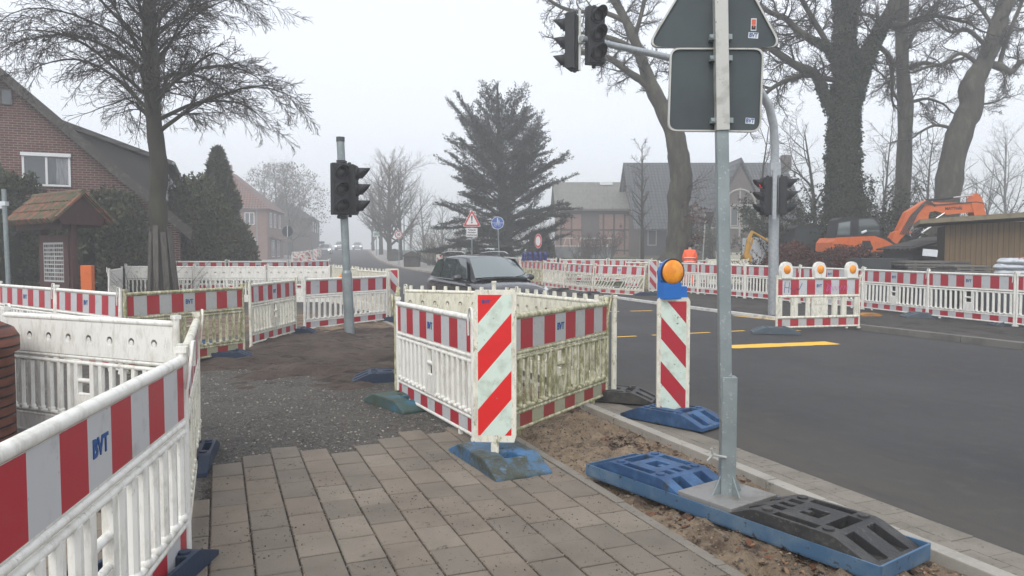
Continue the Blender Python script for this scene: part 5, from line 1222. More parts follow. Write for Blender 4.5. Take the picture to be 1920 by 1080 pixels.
bin_(1870, 1900, 21.0, .3, 1.55, 'blue-grey barrel standing against the ochre shed', M('barrel_grey', (.10, .115, .14), .6), 'barrel', 'barrel')
x0 = PX(1738, 20.9); m = MB(); m.box((0, 0, 1.60), (.42, .03, .20), rot=Matrix.Rotation(R(5), 3, 'Y')); o = m.build('white_board', STW, loc=(x0+.3, 21.3, 0)); tag(o, 'small white board lying on top of the board pile', 'board')
BAG = M('white_sack', (.50, .53, .56), .5, [((.30, .34, .38), 5, .52, .7), ((.6, .62, .63), 3, .5, .7)], bump=(9, .7, .04))
for i, (px, z, lab) in enumerate(((1897, 1.10, 'lowest white sack of the pile at the right edge'), (1895, 1.24, 'middle white sack of the pile at the right edge'), (1902, 1.38, 'top white sack with a red emblem at the right edge'))):
    d = 18.6; m = MB(); m.sphere((0, 0, 0), (.43, .26, .085), 0, 24, 12)
    for q in range(4): m.sphere((-.25+.16*q, .02, .02), (.13, .2, .075), 0, 12, 8)
    o = m.build('sack', BAG, loc=(PX(px, d), d, z)); tag(o, lab, 'sack', 'white sacks stacked by the shed')
    if i == 2:
        m = MB(); m.tube([(.10+.15*math.cos(a)*(1-.02*k), -.19-.02*math.sin(a), .075+.03*math.sin(a)) for k, a in enumerate([q*.5 for q in range(14)])], .008, 5); m.tube([(.06, -.21, .075), (.14, -.21, .085), (.17, -.215, .065), (.25, -.21, .07)], .009, 5); m.build('red_emblem', SRED, o)
m = MB(); m.bx(-.6, .6, -.3, .3, 0, 1.02); 
for k_ in (-.5, 0, .5): m.bx(k_-.06, k_+.06, -.33, -.301, 0, 1.0)
o = m.build('sack_crate', PLY, loc=(PX(1900, 18.7), 18.7, G(7, 18.7))); tag(o, 'dark low crate carrying the white sacks', 'crate')
x0, x1 = PX(1412, 33), PX(1452, 33); m = MB(); m.bx(0, x1-x0, 0, 1.6, 0, 2.1); m.bx(.03, x1-x0-.03, -.03, -.001, .08, 2.02); o = m.build('white_container', STW, loc=(x0, 33, G(x0, 33)-.05), bevel=.02); tag(o, 'plain white box container behind the mast pole', 'container')
m = MB(); m.prism([(-.22, 0), (.2, 0), (.28, .03), (.14, .07), (-.12, .075), (-.26, .03)], 'y', -.12, .12); o = m.build('orange_foot_plate', M('dirty_orange', (.40, .18, .03), .7, [((.2, .12, .05), 6, .5, .7)]), loc=(PX(1632, 17.6), 17.6, G(8, 17.6)+.09), bevel=.01); tag(o, 'dirty orange wedge on the far footway behind the panel with three lamps', 'wedge')
# ------------------------------------------------------------------ excavators
ORG = M('excavator_orange', (.60, .13, .025), .45, [((.42, .09, .02), 3, .5, .75), ((.10, .05, .03), 18, .66, .74)]); STEEL = M('cylinder_rod', (.6, .6, .6), .25, metal=.9)
dE = 28.; ex = PX(1600, dE); eg = G(ex, dE)
ev = empty('excavator', (ex, dE, eg), 0, 'orange excavator with its boom reaching right over the ochre shed', 'excavator')
def e2(px, py): return (PX(px, dE)-ex, ZZ(py, dE)-eg)
def epr(name, pts, y0, y1, mat, par=ev, bevel=.02): m = MB(); m.prism([e2(*p) for p in pts], 'y', y0, y1); return m.build(name, mat, par, bevel=bevel)
bd = epr('body', [(1543, 472), (1544, 455), (1551, 446), (1620, 443), (1640, 450), (1672, 470), (1668, 476), (1645, 471), (1560, 474)], -.75, .75, ORG)
epr('engine_cover', [(1622, 444), (1650, 447), (1668, 462), (1664, 466), (1640, 452)], -.60, .60, DARK)
epr('side_vent', [(1598, 452), (1612, 452), (1618, 468), (1596, 468)], -.765, -.755, DARK, bevel=0)
cb = epr('cab', [(1549, 446), (1553, 414), (1562, 409), (1622, 409), (1631, 420), (1634, 446)], -.72, .10, DARK)
epr('cab_window', [(1552, 442), (1555, 420), (1576, 416), (1575, 442)], -.735, -.725, CGW, cb, 0); epr('cab_window', [(1591, 443), (1591, 413), (1618, 412), (1628, 424), (1630, 443)], -.735, -.725, CGL, cb, 0)
m = MB(); m.tube([(e2(1596, 438)[0], -.76, e2(1596, 438)[1]), (e2(1604, 434)[0], -.80, e2(1604, 434)[1])], .05, 8); m.build('work_light', STW, cb)
m = MB(); 
for y in (-.75, .45):
    m.prism([(-1.0, .05), (-.85, .0), (.95, .0), (1.1, .1), (1.1, .35), (.95, .48), (-.85, .48), (-1.0, .4)], 'y', y, y+.32)
m.bx(-.5, .5, -.4, .45, .15, .62); m.build('tracks', BLACKR, ev, bevel=.04)
def yb(name, pts, mat=ORG, w=.16, y=.0, par=ev): return epr(name, pts, y-w, y+w, mat, par, .015)
epr('boom_foot', [(1660, 458), (1668, 462), (1693, 438), (1704, 436), (1690, 428), (1672, 436)], -.2, .2, ORG)
yb('boom', [(1668, 456), (1694, 398), (1716, 384), (1728, 376), (1742, 380), (1826, 381), (1838, 384), (1836, 396), (1768, 403), (1748, 396), (1735, 398), (1733, 414), (1716, 418), (1700, 424), (1676, 460)])
bm_ = yb('stick_bracket', [(1812, 384), (1816, 370), (1822, 362), (1832, 374), (1834, 384), (1842, 410), (1820, 410)], w=.19)
text('MATTHÄI', .15, 'lettering', BLACKINK, ev, (e2(1780, 391.5)[0], -.165, e2(1780, 391.5)[1]), rot=(math.pi/2, R(-2), 0), bold=.03)
text('MATTHÄI', .10, 'lettering', BLACKINK, ev, (e2(1557, 460)[0], -.755, e2(1557, 460)[1]), bold=.03)
def cyl(p0, p1, y=-.0, t=.55, r=.055, name='hydraulic_cylinder'):
    a, b = e2(*p0), e2(*p1); q = (a[0]+(b[0]-a[0])*t, a[1]+(b[1]-a[1])*t); m = MB(); m.tube([(a[0], y, a[1]), (q[0], y, q[1])], r, 10); o = m.build(name, DARK, ev); n = MB(); n.tube([(q[0], y, q[1]), (b[0], y, b[1])], r*.6, 10); n.build('piston_rod', STEEL, o)
cyl((1734, 376), (1822, 366), 0); cyl((1702, 440), (1762, 400), -.2, .45); cyl((1680, 452), (1730, 418), .2); cyl((1712, 450), (1750, 425), .25, .5, .08)
m = MB()
for k_ in range(5):
    m.tube([(e2(1680+k_*3, 440)[0], -.2-.02*k_, e2(1680, 440)[1]), (e2(1700+k_*3, 402)[0], -.22, e2(1700, 404-k_)[1]), (e2(1722+k_*3, 378)[0], -.2, e2(1722, 382-k_*2)[1]), (e2(1745, 384)[0], -.19, e2(1745, 384+k_)[1])], .018, 5)
m.tube([(e2(1745, 385)[0], -.19, e2(1745, 385)[1]), (e2(1822, 380)[0], -.19, e2(1822, 379)[1]), (e2(1838, 386)[0], -.2, e2(1838, 382)[1]), (e2(1842, 410)[0], -.2, e2(1842, 410)[1])], .02, 5)
m.build('hydraulic_hoses', BLACKR, ev)
dK = 31.; kx = PX(1505, dK); e = empty('excavator', (kx, dK, G(kx, dK)), 0, 'black-cabbed machine in shadow behind the hedge, left of the orange excavator', 'excavator'); s_ = dK/FPX
m = MB(); zz0, zz1 = ZZ(470, dK)-G(kx, dK), ZZ(423, dK)-G(kx, dK); m.prism([(-27*s_, zz0), (-26*s_, zz1-.12), (-20*s_, zz1), (26*s_, zz1), (27*s_, zz0)], 'y', -.6, .6); m.build('cab', DARK, e, bevel=.03)
m = MB(); m.bx(-22*s_, -2*s_, -.62, -.605, zz0+.25, zz1-.15); m.bx(2*s_, 22*s_, -.62, -.605, zz0+.25, zz1-.15); m.build('cab_window', CGL, e); m = MB(); m.bx(-.8, .8, -.6, .6, .4, zz0); m.bx(-.9, .9, -.7, -.35, 0, .4); m.bx(-.9, .9, .35, .7, 0, .4); m.build('body', BLACKR, e, bevel=.04)
YB = M('digger_yellow', (.50, .27, .03), .5, [((.15, .09, .03), 8, .55, .7)]); dY = 31.5; yx = PX(1405, dY); e = empty('mini_digger', (yx, dY, G(yx, dY)), 0, 'yellow mini digger arm standing left of the white container', 'digger')
def y2(px, py): return (PX(px, dY)-yx, 0, ZZ(py, dY)-G(yx, dY))
m = MB(); m.tube([y2(1397, 478), y2(1403, 448), y2(1409, 434), y2(1413, 437)], [.09, .10, .08, .07], 4, smooth=False); m.build('arm', YB, e)
m = MB(); m.tube([y2(1409, 434), y2(1440, 452), y2(1462, 470)], [.05, .06, .07], 4); m.tube([y2(1401, 480), y2(1411, 447)], .045, 8); m.build('boom', YB, e); m = MB(); a = y2(1400, 484); m.prism([(a[0]-.18, a[2]+.15), (a[0]+.16, a[2]+.15), (a[0]+.10, a[2]-.2), (a[0]-.1, a[2]-.22)], 'y', -.25, .25); m.build('bucket', YB, e); m = MB(); m.bx(1.0, 2.6, -.5, .5, .1, .9); m.build('body', YB, e, bevel=.05)
# ------------------------------------------------------------------ vegetation
def tubes(name, polys, mat, parent, sides):
    """polys: list of (points list, radii list); all swept as one mesh with n sides"""
    by = {}
    for p, r in polys: by.setdefault(len(p), []).append((p, r))
    Vs, Fs, off = [], [], 0
    for n, L in by.items():
        A = np.array([[tuple(q) for q in p] for p, r in L]); Rr = np.array([r for p, r in L])
        T = np.gradient(A, axis=1); T /= np.linalg.norm(T, axis=2, keepdims=True)+1e-9
        ref = np.where(np.abs(T[:, :1, 2:3]) > .9, np.array([1., 0, 0]), np.array([0, 0, 1.])); ref = np.broadcast_to(ref, T.shape)
        a = np.cross(T, ref); a /= np.linalg.norm(a, axis=2, keepdims=True)+1e-9; b = np.cross(T, a)
        ang = np.arange(sides)*2*math.pi/sides
        ring = A[:, :, None]+Rr[:, :, None, None]*(np.cos(ang)[None, None, :, None]*a[:, :, None]+np.sin(ang)[None, None, :, None]*b[:, :, None])
        m = len(L); V = ring.reshape(-1, 3); idx = np.arange(m*n*sides).reshape(m, n, sides)+off
        f = np.stack([idx[:, :-1], np.roll(idx[:, :-1], -1, 2), np.roll(idx[:, 1:], -1, 2), idx[:, 1:]], -1).reshape(-1, 4)
        Vs.append(V); Fs.append(f); off += len(V)
    return mesh_np(name, np.concatenate(Vs), np.concatenate(Fs), mat, parent, smooth=True)
UP = Vector((0, 0, 1))
def rperp(rg, d):
    v = Vector((rg.gauss(0, 1), rg.gauss(0, 1), rg.gauss(0, 1))); v = v-d*v.dot(d); return v.normalized()
def grow(out, rg, p, d, L, r, lev, sp):
    """sp: per level dicts: n children, ang, len ratio, wig, trop (upward pull), pts"""
    s = sp[lev]; n = s.get('pts', 4); pts = [p.copy()]; rad = [r]; d = d.normalized()
    for i in range(n):
        d = (d+rperp(rg, d)*s['wig']+UP*s['trop']*(1+s.get('grav', 0)*i)).normalized(); p = p+d*(L/n); pts.append(p); rad.append(max(s.get('rmin', .003), r*(1-(i+1)/n*s.get('taper', .75))))
    out[lev].append((pts, rad))
    if lev+1 >= len(sp): return
    c = sp[lev+1]
    k = max(1, int(c['n']*rg.uniform(.75, 1.25)))
    for j in range(k):
        t = c.get('t0', .2)+(1-c.get('t0', .2))*(j+rg.random())/k; f = t*n; i = min(n-1, int(f)); q = pts[i].lerp(pts[i+1], f-i)
        dd = (pts[i+1]-pts[i]).normalized(); a = R(rg.gauss(c['ang'], c['ang']*.25)); pr = rperp(rg, dd)
        if c.get('flat'): pr = Vector((pr.x, pr.y, pr.z*c['flat'])).normalized()
        nd_ = dd*math.cos(a)+pr*math.sin(a)
        grow(out, rg, q, nd_, L*c['len']*(1-.45*t)*rg.uniform(.6, 1.25), max(c.get('rmin', .003), rad[i]*c.get('rr', .5)), lev+1, sp)
def tree_parts(root, out, trunk_levels, bark, twig, nt=1):
    th = [q for l in range(trunk_levels) for q in out[l]]; tubes('trunk', th, bark, root, 9)
    tw = []
    for l in range(trunk_levels, len(out)): tw += out[l]
    if tw:
        big = [q for q in tw if q[1][0] > .02]; sm = [q for q in tw if q[1][0] <= .02]
        cr = tubes('crown', sm if sm else big, twig, root, 3)
        if sm and big: 
            b = tubes('branches', big, bark, root, 5)
def limb(pts, d, org, spread=0., rg=None):
    """hand-laid limb: (px, py, width px[, depth shift])"""
    P_, R_ = [], []
    for q in pts:
        dd = d+(q[3] if len(q) > 3 else 0); P_.append(Vector((PX(q[0], dd)-org[0], dd-org[1], ZZ(q[1], dd)-org[2]))); R_.append(q[2]/2/FPX*dd)
    # smooth by Catmull-Rom
    out, ro = [], []
    for i in range(len(P_)-1):
        a, b, c, e = P_[max(0, i-1)], P_[i], P_[i+1], P_[min(len(P_)-1, i+2)]
        for k in range(4):
            t = k/4; out.append(.5*((2*b)+(c-a)*t+(2*a-5*b+4*c-e)*t*t+(3*b-a-3*c+e)*t**3)); ro.append(R_[i]+(R_[i+1]-R_[i])*t)
    out.append(P_[-1]); ro.append(R_[-1]); ro = [q*(1+.16*nz(i*.45, q*9, 1., pts[0][0])) for i, q in enumerate(ro)]; return out, ro
def dress(out, rg, limbs, sp, density, t0=.25, lenscale=1., wob=True):
    """side branches off hand-laid limbs"""
    for pts, rad in limbs:
        n = len(pts)-1; L = sum((pts[i+1]-pts[i]).length for i in range(n)); k = max(1, int(L*density))
        for j in range(k):
            t = t0+(1-t0)*(j+rg.random())/k; f = t*n; i = min(n-1, int(f)); q = pts[i].lerp(pts[i+1], f-i); dd = (pts[i+1]-pts[i]).normalized()
            a = R(rg.gauss(58, 14)); nd_ = dd*math.cos(a)+rperp(rg, dd)*math.sin(a)
            grow(out, rg, q, nd_, lenscale*rg.uniform(.5, 1.25)*(1.2-.5*t), max(.012, min(rad[i]*.45, .05)), 1, sp)
        tip = (pts[-1]-pts[-2]).normalized(); grow(out, rg, pts[-1], tip, lenscale*1.1, rad[-1], 1, sp)
# ---- linden with the board guard
rg = random.Random(11)
LD = 19.9; LK = LD/28.5; TX, TY = PX(303, LD), LD; tg = G(TX, TY)
lt = empty('linden_tree', (TX, TY, tg), 0, 'big bare linden with a wide drooping crown of fine twigs, trunk wrapped in boards', 'tree')
tr, trr = limb([(303, 552, 46), (302, 500, 36), (300, 430, 31), (299, 370, 31), (303, 320, 32), (301, 290, 30), (296, 240, 28), (293, 190, 28), (292, 130, 31), (291, 90, 28), (292, 40, 22), (294, -20, 19), (297, -90, 15), (300, -170, 9), (302, -230, 5)], LD, (TX, TY, tg))
sp = [dict(wig=.05, trop=0, pts=6), dict(n=1, ang=55, len=1, wig=.11, trop=.02, grav=-1.25, pts=11, taper=.86, rmin=.012),
      dict(n=17, ang=38, len=.46, wig=.13, trop=-.03, grav=.3, pts=6, t0=.12, rr=.45, taper=.8, rmin=.006), dict(n=10, ang=36, len=.46, wig=.16, trop=-.045, pts=4, t0=.1, rr=.5, taper=.7, rmin=.0055), dict(n=5, ang=34, len=.5, wig=.18, trop=-.02, pts=3, t0=.1, rr=.7, taper=.5, rmin=.005)]
out = [[] for _ in sp]; out[0].append((tr, trr))
N = 46
for k in range(N):
    t = k/(N-1); z = 1.6+(4.6+7.2*t)*LK
    i = min(range(len(tr)), key=lambda q: abs(tr[q].z-z)); a = k*2.399+rg.uniform(-.25, .25)
    el = R(30+36*t+rg.uniform(-9, 9)); L = LK*(5.6-1.8*max(0, t-.4))*rg.uniform(.86, 1.1); dirv = Vector((math.cos(a)*math.cos(el), math.sin(a)*math.cos(el), math.sin(el)))
    grow(out, rg, tr[i].copy(), dirv, L, LK*1.1*(.085-.045*t)*rg.uniform(.8, 1.1), 1, sp)
tree_parts(lt, out, 2, BARKD, TWIG)
BG = M('board_guard', (.085, .075, .065), .9, [((.14, .125, .11), 6, .45, .7, (6, 6, .3)), ((.03, .027, .025), 5, .5, .7, (6, 6, .3))], rnd=False)
m = MB()
for a in range(9):
    q = -.2+a*math.pi*2/9; c, s = math.cos(q), math.sin(q); b_ = Vector((.40*c+.06, .40*s, .0)); t_ = Vector((.24*c+(.0), .24*s, 2.22+.1*math.sin(a*3)))
    d = (t_-b_); n_ = Vector((-s, c, 0)); o_ = Vector((c, s, 0)); w_ = .07
    vs = [b_-n_*w_, b_+n_*w_, b_+n_*w_+o_*.03, b_-n_*w_+o_*.03]; vs += [v_+d for v_ in vs]; m.add(vs, [(3, 2, 1, 0), (4, 5, 6, 7), (0, 1, 5, 4), (1, 2, 6, 5), (2, 3, 7, 6), (3, 0, 4, 7)])
o = m.build('trunk_guard_boards', BG, loc=(TX, TY-.02, tg)); tag(o, 'upright weathered boards strapped around the foot of the linden trunk', 'tree guard')
# suckers at the foot
out2 = [[], []]; spx = [dict(wig=.12, trop=.03, pts=5, taper=.6, rmin=.004), dict(n=5, ang=30, len=.5, wig=.12, trop=.04, pts=3, rmin=.003)]
for k in range(42):
    a = rg.uniform(0, 6.28); el = R(rg.uniform(15, 70)); grow(out2, rg, Vector((.45*math.cos(a), .45*math.sin(a), .05)), Vector((math.cos(a)*math.cos(el), math.sin(a)*math.cos(el), math.sin(el))), rg.uniform(.7, 1.7), .008, 0, spx)
o = tubes('root_shoots', out2[0]+out2[1], TWIG, lt, 3)
# ---- generic bare trees
def bare_tree(name, px, d, h, label, seed, spread=40, n1=14, n2=9, n3=7, n4=0, rt=.18, twig=TWIG, bark=BARKD, group=None, multi=1, wig=.1, clear=.25, trop=.03, lr=.55, x=None, flatten=1, l2=.42):
    rg = random.Random(seed); x = PX(px, d) if x is None else x; g = G(x, d); e = empty(name, (x, d, g-.05), 0, label, 'tree', group)
    sp = [dict(wig=wig*.35, trop=.05, pts=8, taper=.85, rmin=.02), dict(n=n1, ang=spread, len=lr, wig=wig, trop=trop, pts=7, t0=clear, rr=.5, taper=.85, rmin=.012), dict(n=n2, ang=38, len=l2, wig=wig*1.2, trop=trop*.6, pts=5, t0=.15, rr=.5, taper=.8, rmin=.007), dict(n=n3, ang=38, len=.45, wig=wig*1.4, trop=trop*.3, pts=3, t0=.1, rr=.6, taper=.6, rmin=.0055)]
    if n4: sp.append(dict(n=n4, ang=36, len=.5, wig=wig*1.4, trop=0, pts=2, t0=.1, rr=.7, taper=.4, rmin=.005))
    out = [[] for _ in sp]
    for k in range(multi):
        a = rg.uniform(0, 6.28); dv = Vector((math.cos(a)*.25*(multi > 1), math.sin(a)*.25*(multi > 1), 1)); grow(out, rg, Vector((.2*math.cos(a)*(multi > 1), .2*math.sin(a)*(multi > 1), 0)), dv, h*.92, rt, 0, sp)
    tree_parts(e, out, 2, bark, twig); return e
# ---- trunk tree at centre right
def laid_tree(name, px, d, py, label, trunk, limbs, seed, dens, sp, ls, bark=BARK, t0=.25, twig=TWIG, top0=.6):
    rg = random.Random(seed); x = PX(px, d); g = G(x, d); e = empty(name, (x, d, g), 0, label, 'tree'); org = (x, d, g)
    T = limb(trunk, d, org); L = [limb(l, d, org) for l in limbs]; out = [[] for _ in sp]
    dress(out, rg, L, sp, dens, t0, ls); dress(out, rg, [T], sp, dens*.6, top0, ls)
    th = tubes('trunk', [T]+L, bark, e, 12)
    big = [q for l in out[1:] for q in l if q[1][0] > .018]; sm = [q for l in out[1:] for q in l if q[1][0] <= .018]
    if big: tubes('branches', big, bark, e, 5)
    tubes('crown', sm, twig, e, 3); return e
OAK = [dict(wig=0, trop=0), dict(n=1, ang=50, len=1, wig=.28, trop=.02, pts=8, taper=.8, rmin=.010), dict(n=12, ang=52, len=.50, wig=.28, trop=.01, pts=6, t0=.15, rr=.5, taper=.75, rmin=.007), dict(n=9, ang=48, len=.45, wig=.28, trop=0, pts=4, t0=.1, rr=.6, taper=.6, rmin=.0055)]
te = laid_tree('bare_tree', 1270, 32, 478, 'thick-trunked bare tree with burls leaning left, standing between the farmhouse and the signs', [(1262, 500, 62, 0), (1272, 465, 50), (1274, 420, 46), (1270, 380, 43), (1276, 340, 44), (1271, 300, 40), (1266, 270, 40), (1262, 250, 36), (1246, 214, 32), (1226, 178, 28), (1210, 140, 25), (1196, 100, 20), (1180, 60, 18), (1160, 20, 16), (1138, -20, 14), (1115, -70, 11)],
          [[(1228, 180, 20), (1205, 155, 15), (1175, 135, 13), (1145, 112, 12), (1120, 105, 10), (1090, 95, 8), (1062, 88, 5)], [(1198, 105, 14), (1170, 84, 11), (1130, 68, 9), (1090, 62, 6)], [(1250, 205, 12), (1262, 150, 10, 1), (1275, 90, 9, 2), (1300, 20, 8, 3), (1310, -60, 7, 3)], [(1170, 40, 10), (1120, 20, 8), (1080, 22, 7), (1040, 8, 6), (1010, -20, 5)], [(1185, 75, 9), (1200, 20, 8), (1215, -60, 7)]], 5, 4.4, OAK, 1.2)
# withered leaves low on its trunk
OAKL = OAK
laid_tree('ivy_oak', 1583, 30, 500, 'huge ivy-clad oak forking above the excavators', [(1585, 505, 76), (1583, 440, 66), (1582, 380, 60), (1578, 320, 56), (1576, 250, 52), (1578, 190, 46), (1577, 140, 38), (1573, 90, 34), (1572, 30, 32), (1574, -40, 28), (1570, -120, 18)],
          [[(1592, 190, 30), (1605, 140, 30), (1622, 90, 28), (1648, 40, 24), (1675, -10, 22), (1700, -70, 18)], [(1570, 130, 20), (1545, 92, 17), (1515, 75, 15), (1490, 60, 13), (1465, 35, 11), (1440, 25, 9), (1415, 12, 7)], [(1560, 215, 22), (1540, 180, 20), (1522, 140, 19), (1490, 125, 16), (1455, 102, 13), (1432, 88, 10)], [(1560, 110, 12), (1530, 60, 10), (1500, 10, 9), (1480, -30, 7)], [(1600, 120, 12), (1590, 60, 10), (1600, 0, 8)], [(1640, 50, 12), (1690, 45, 10), (1740, 30, 8), (1790, 40, 6)], [(1555, 150, 10), (1500, 142, 9), (1450, 160, 8), (1415, 190, 6)], [(1630, 80, 10), (1660, 110, 8), (1665, 160, 6)]], 6, 4.6, OAK, 1.5, bark=BARKD)
laid_tree('bare_tree', 1687, 35, 500, 'straight bare trunk standing between the ivy oak and the leaning tree', [(1688, 500, 30), (1688, 400, 28), (1690, 300, 26), (1690, 200, 27), (1684, 140, 24), (1680, 60, 22), (1682, -20, 18), (1680, -90, 12)],
          [[(1690, 130, 10), (1720, 118, 8), (1750, 122, 7), (1790, 110, 5)], [(1688, 175, 8), (1700, 190, 7), (1730, 185, 5), (1760, 195, 4)], [(1682, 70, 10), (1655, 40, 8), (1630, 30, 6)], [(1684, 100, 9), (1710, 50, 8), (1740, 10, 6)], [(1690, 210, 6), (1665, 170, 5), (1650, 145, 4)]], 7, 4.4, OAK, 1.35)
laid_tree('bare_tree', 1760, 33, 500, 'thick bare tree leaning right above the ochre shed', [(1750, 520, 64), (1762, 440, 52), (1772, 370, 46), (1780, 300, 44), (1795, 240, 44), (1812, 200, 42), (1812, 160, 40), (1832, 120, 34), (1848, 80, 32), (1862, 30, 30), (1878, -20, 26), (1890, -80, 20)],
          [[(1838, 118, 14), (1865, 126, 15), (1882, 136, 12), (1900, 118, 8), (1925, 105, 6)], [(1862, 120, 8), (1872, 80, 8), (1890, 30, 7), (1905, -10, 6)], [(1822, 120, 8), (1790, 100, 7), (1760, 118, 6), (1730, 125, 5), (1705, 135, 4)], [(1840, 90, 8), (1800, 55, 7), (1770, 60, 5), (1740, 40, 4)], [(1775, 240, 6), (1745, 235, 5), (1715, 250, 4)], [(1815, 190, 5), (1835, 195, 4), (1860, 190, 3)], [(1855, 60, 8), (1820, 10, 7), (1790, -20, 6)]], 8, 4.4, OAK, 1.4)
# ---- foliage as many small leaf faces
def leaves(name, C, Nrm_jit, size, mats, parent, aspect=2.2, droop=0., midx=None, dirs=None):
    n = len(C); C = np.asarray(C); a = nrg.normal(size=(n, 3)) if dirs is None else np.asarray(dirs)+nrg.normal(size=(n, 3))*Nrm_jit
    a[:, 2] -= droop; a /= np.linalg.norm(a, axis=1, keepdims=True)+1e-9; b = np.cross(a, nrg.normal(size=(n, 3))); b /= np.linalg.norm(b, axis=1, keepdims=True)+1e-9
    s = size[0]+(size[1]-size[0])*nrg.random(n); L = a*(s*aspect)[:, None]; Wd_ = b*s[:, None]*.5
    V = np.stack([C-Wd_*.35, C+L*.45-Wd_, C+L, C+L*.45+Wd_], 1).reshape(-1, 3); F = np.arange(n*4).reshape(-1, 4)
    if midx is None: midx = nrg.integers(0, len(mats), n)
    return mesh_np(name, V, F, mats, parent, midx=midx)
def LM(name, *cols): return [M('%s_%d' % (name, i), c, .8, spec=.2, rnd=False) for i, c in enumerate(cols)]
THU = LM('thuja_leaf', (.065, .080, .036), (.045, .060, .028), (.105, .11, .05), (.08, .07, .04))
HED = LM('dark_hedge_leaf', (.060, .074, .040), (.044, .055, .032), (.095, .105, .055), (.08, .07, .045))
BRN = LM('brown_hedge_leaf', (.10, .040, .030), (.07, .028, .022), (.15, .065, .045), (.045, .022, .018))
BUSHB = LM('olive_bush_leaf', (.085, .075, .035), (.06, .055, .03), (.12, .095, .05), (.05, .05, .025))
CED = LM('cedar_needles', (.038, .046, .036), (.028, .034, .027), (.055, .06, .043))
IVY = LM('ivy_leaf', (.022, .034, .016), (.035, .048, .022), (.015, .024, .012), (.05, .06, .03))
def clump_pts(n, f):
    out = []
    while len(out) < n:
        q = f()
        if q is not None: out.append(q)
    return out
def bush(name, px0, px1, d, pt, label, mats, n, dep=2., cat='bush', size=(.05, .12), shape='dome', seed=1, bumps=7, group=None, aspect=1.8, droop=0., core=True, zb=0.0, stems=0):
    rg = random.Random(seed); x0, x1 = PX(px0, d), PX(px1, d); cx = (x0+x1)/2; w = (x1-x0)/2; g = G(cx, d); h = ZZ(pt, d)-g
    e = empty(name, (cx, d, g), 0, label, cat, group)
    def env(a, b):                                                  # height of the outline above a ground point (a, b in -1..1)
        if shape == 'dome': r = max(0, 1-a*a*.9-b*b*.5); base = h*(r**.45)
        elif shape == 'cone': base = h*max(0, 1-math.hypot(a, b))
        else: base = h*(1 if abs(a) < .94 else .8)
        return base*(1+.16*nz(a*w*1.3+seed*7, b*dep+3, .9)+.06*nz(a*w*3+seed, b*dep, 2.))
    def f():
        a, b = rg.uniform(-1, 1), rg.uniform(-1, 1)
        if shape == 'cone':
            t = rg.random()**1.0; z = h*(zb+(1-zb)*t); rad = w*(1-t)**.75*(1+.22*nz(math.cos(a*3.14)*2+seed, z*1.1, 1.3)+.10*math.sin(z*5+a*9)); q = rg.uniform(.72, 1.06)
            return (rad*q*math.cos(a*math.pi), rad*q*math.sin(a*math.pi)*dep/max(w, .1)*.9, z+rg.uniform(-.05, .05))
        if shape == 'dome' and a*a+b*b > 1: return None
        H_ = env(a, b); 
        if rg.random() < .5: z = H_*rg.uniform(.90, 1.04)
        else:
            z = H_*rg.random(); 
            if b > -.55 and abs(a) < .85: b = -1+rg.random()*.35 if shape != 'dome' else -math.sqrt(max(0, 1-a*a))*rg.uniform(.8, 1)
        return (a*w, b*dep, max(zb*h, z))
    C = clump_pts(n, f); dirs = [(c[0]*.6, c[1]*.6-.3, .35*h) for c in C]
    k = [int(4*(.5+.5*nz(c[0]*1.7, c[2]*1.7, 1., seed)))+rg.choice([-1, 0, 0, 1]) for c in C]; mi = np.clip(np.array(k), 0, len(mats)-1)
    leaves('foliage', C, 1.2*max(1, h*.3), size, mats, e, aspect=aspect, droop=droop, midx=mi, dirs=dirs)
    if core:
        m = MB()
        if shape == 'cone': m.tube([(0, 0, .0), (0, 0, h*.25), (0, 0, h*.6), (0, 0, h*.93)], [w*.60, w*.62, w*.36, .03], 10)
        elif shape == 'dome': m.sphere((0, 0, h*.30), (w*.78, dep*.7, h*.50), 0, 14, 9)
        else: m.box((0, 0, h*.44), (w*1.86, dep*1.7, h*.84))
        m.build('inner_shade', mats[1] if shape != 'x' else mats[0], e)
    return e
# hedges and evergreens at the left
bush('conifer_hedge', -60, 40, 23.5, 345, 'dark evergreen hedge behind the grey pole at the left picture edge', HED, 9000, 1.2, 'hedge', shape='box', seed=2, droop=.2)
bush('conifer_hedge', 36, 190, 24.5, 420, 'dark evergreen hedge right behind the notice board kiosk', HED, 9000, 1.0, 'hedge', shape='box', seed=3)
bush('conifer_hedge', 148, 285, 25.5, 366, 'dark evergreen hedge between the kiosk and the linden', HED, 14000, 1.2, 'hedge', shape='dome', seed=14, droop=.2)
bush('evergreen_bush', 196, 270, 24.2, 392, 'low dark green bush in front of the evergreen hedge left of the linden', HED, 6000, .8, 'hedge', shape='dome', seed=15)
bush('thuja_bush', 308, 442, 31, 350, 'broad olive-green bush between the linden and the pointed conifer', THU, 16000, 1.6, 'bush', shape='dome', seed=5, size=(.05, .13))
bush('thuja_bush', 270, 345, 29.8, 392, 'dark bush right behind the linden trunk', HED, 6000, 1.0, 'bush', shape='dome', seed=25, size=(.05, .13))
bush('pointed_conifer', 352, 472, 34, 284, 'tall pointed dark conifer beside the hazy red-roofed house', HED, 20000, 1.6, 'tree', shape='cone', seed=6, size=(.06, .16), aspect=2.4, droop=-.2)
bush('evergreen_bush', 400, 482, 33, 432, 'low dark evergreen at the foot of the pointed conifer by the footway', HED, 6000, 1.2, 'bush', shape='dome', seed=7)
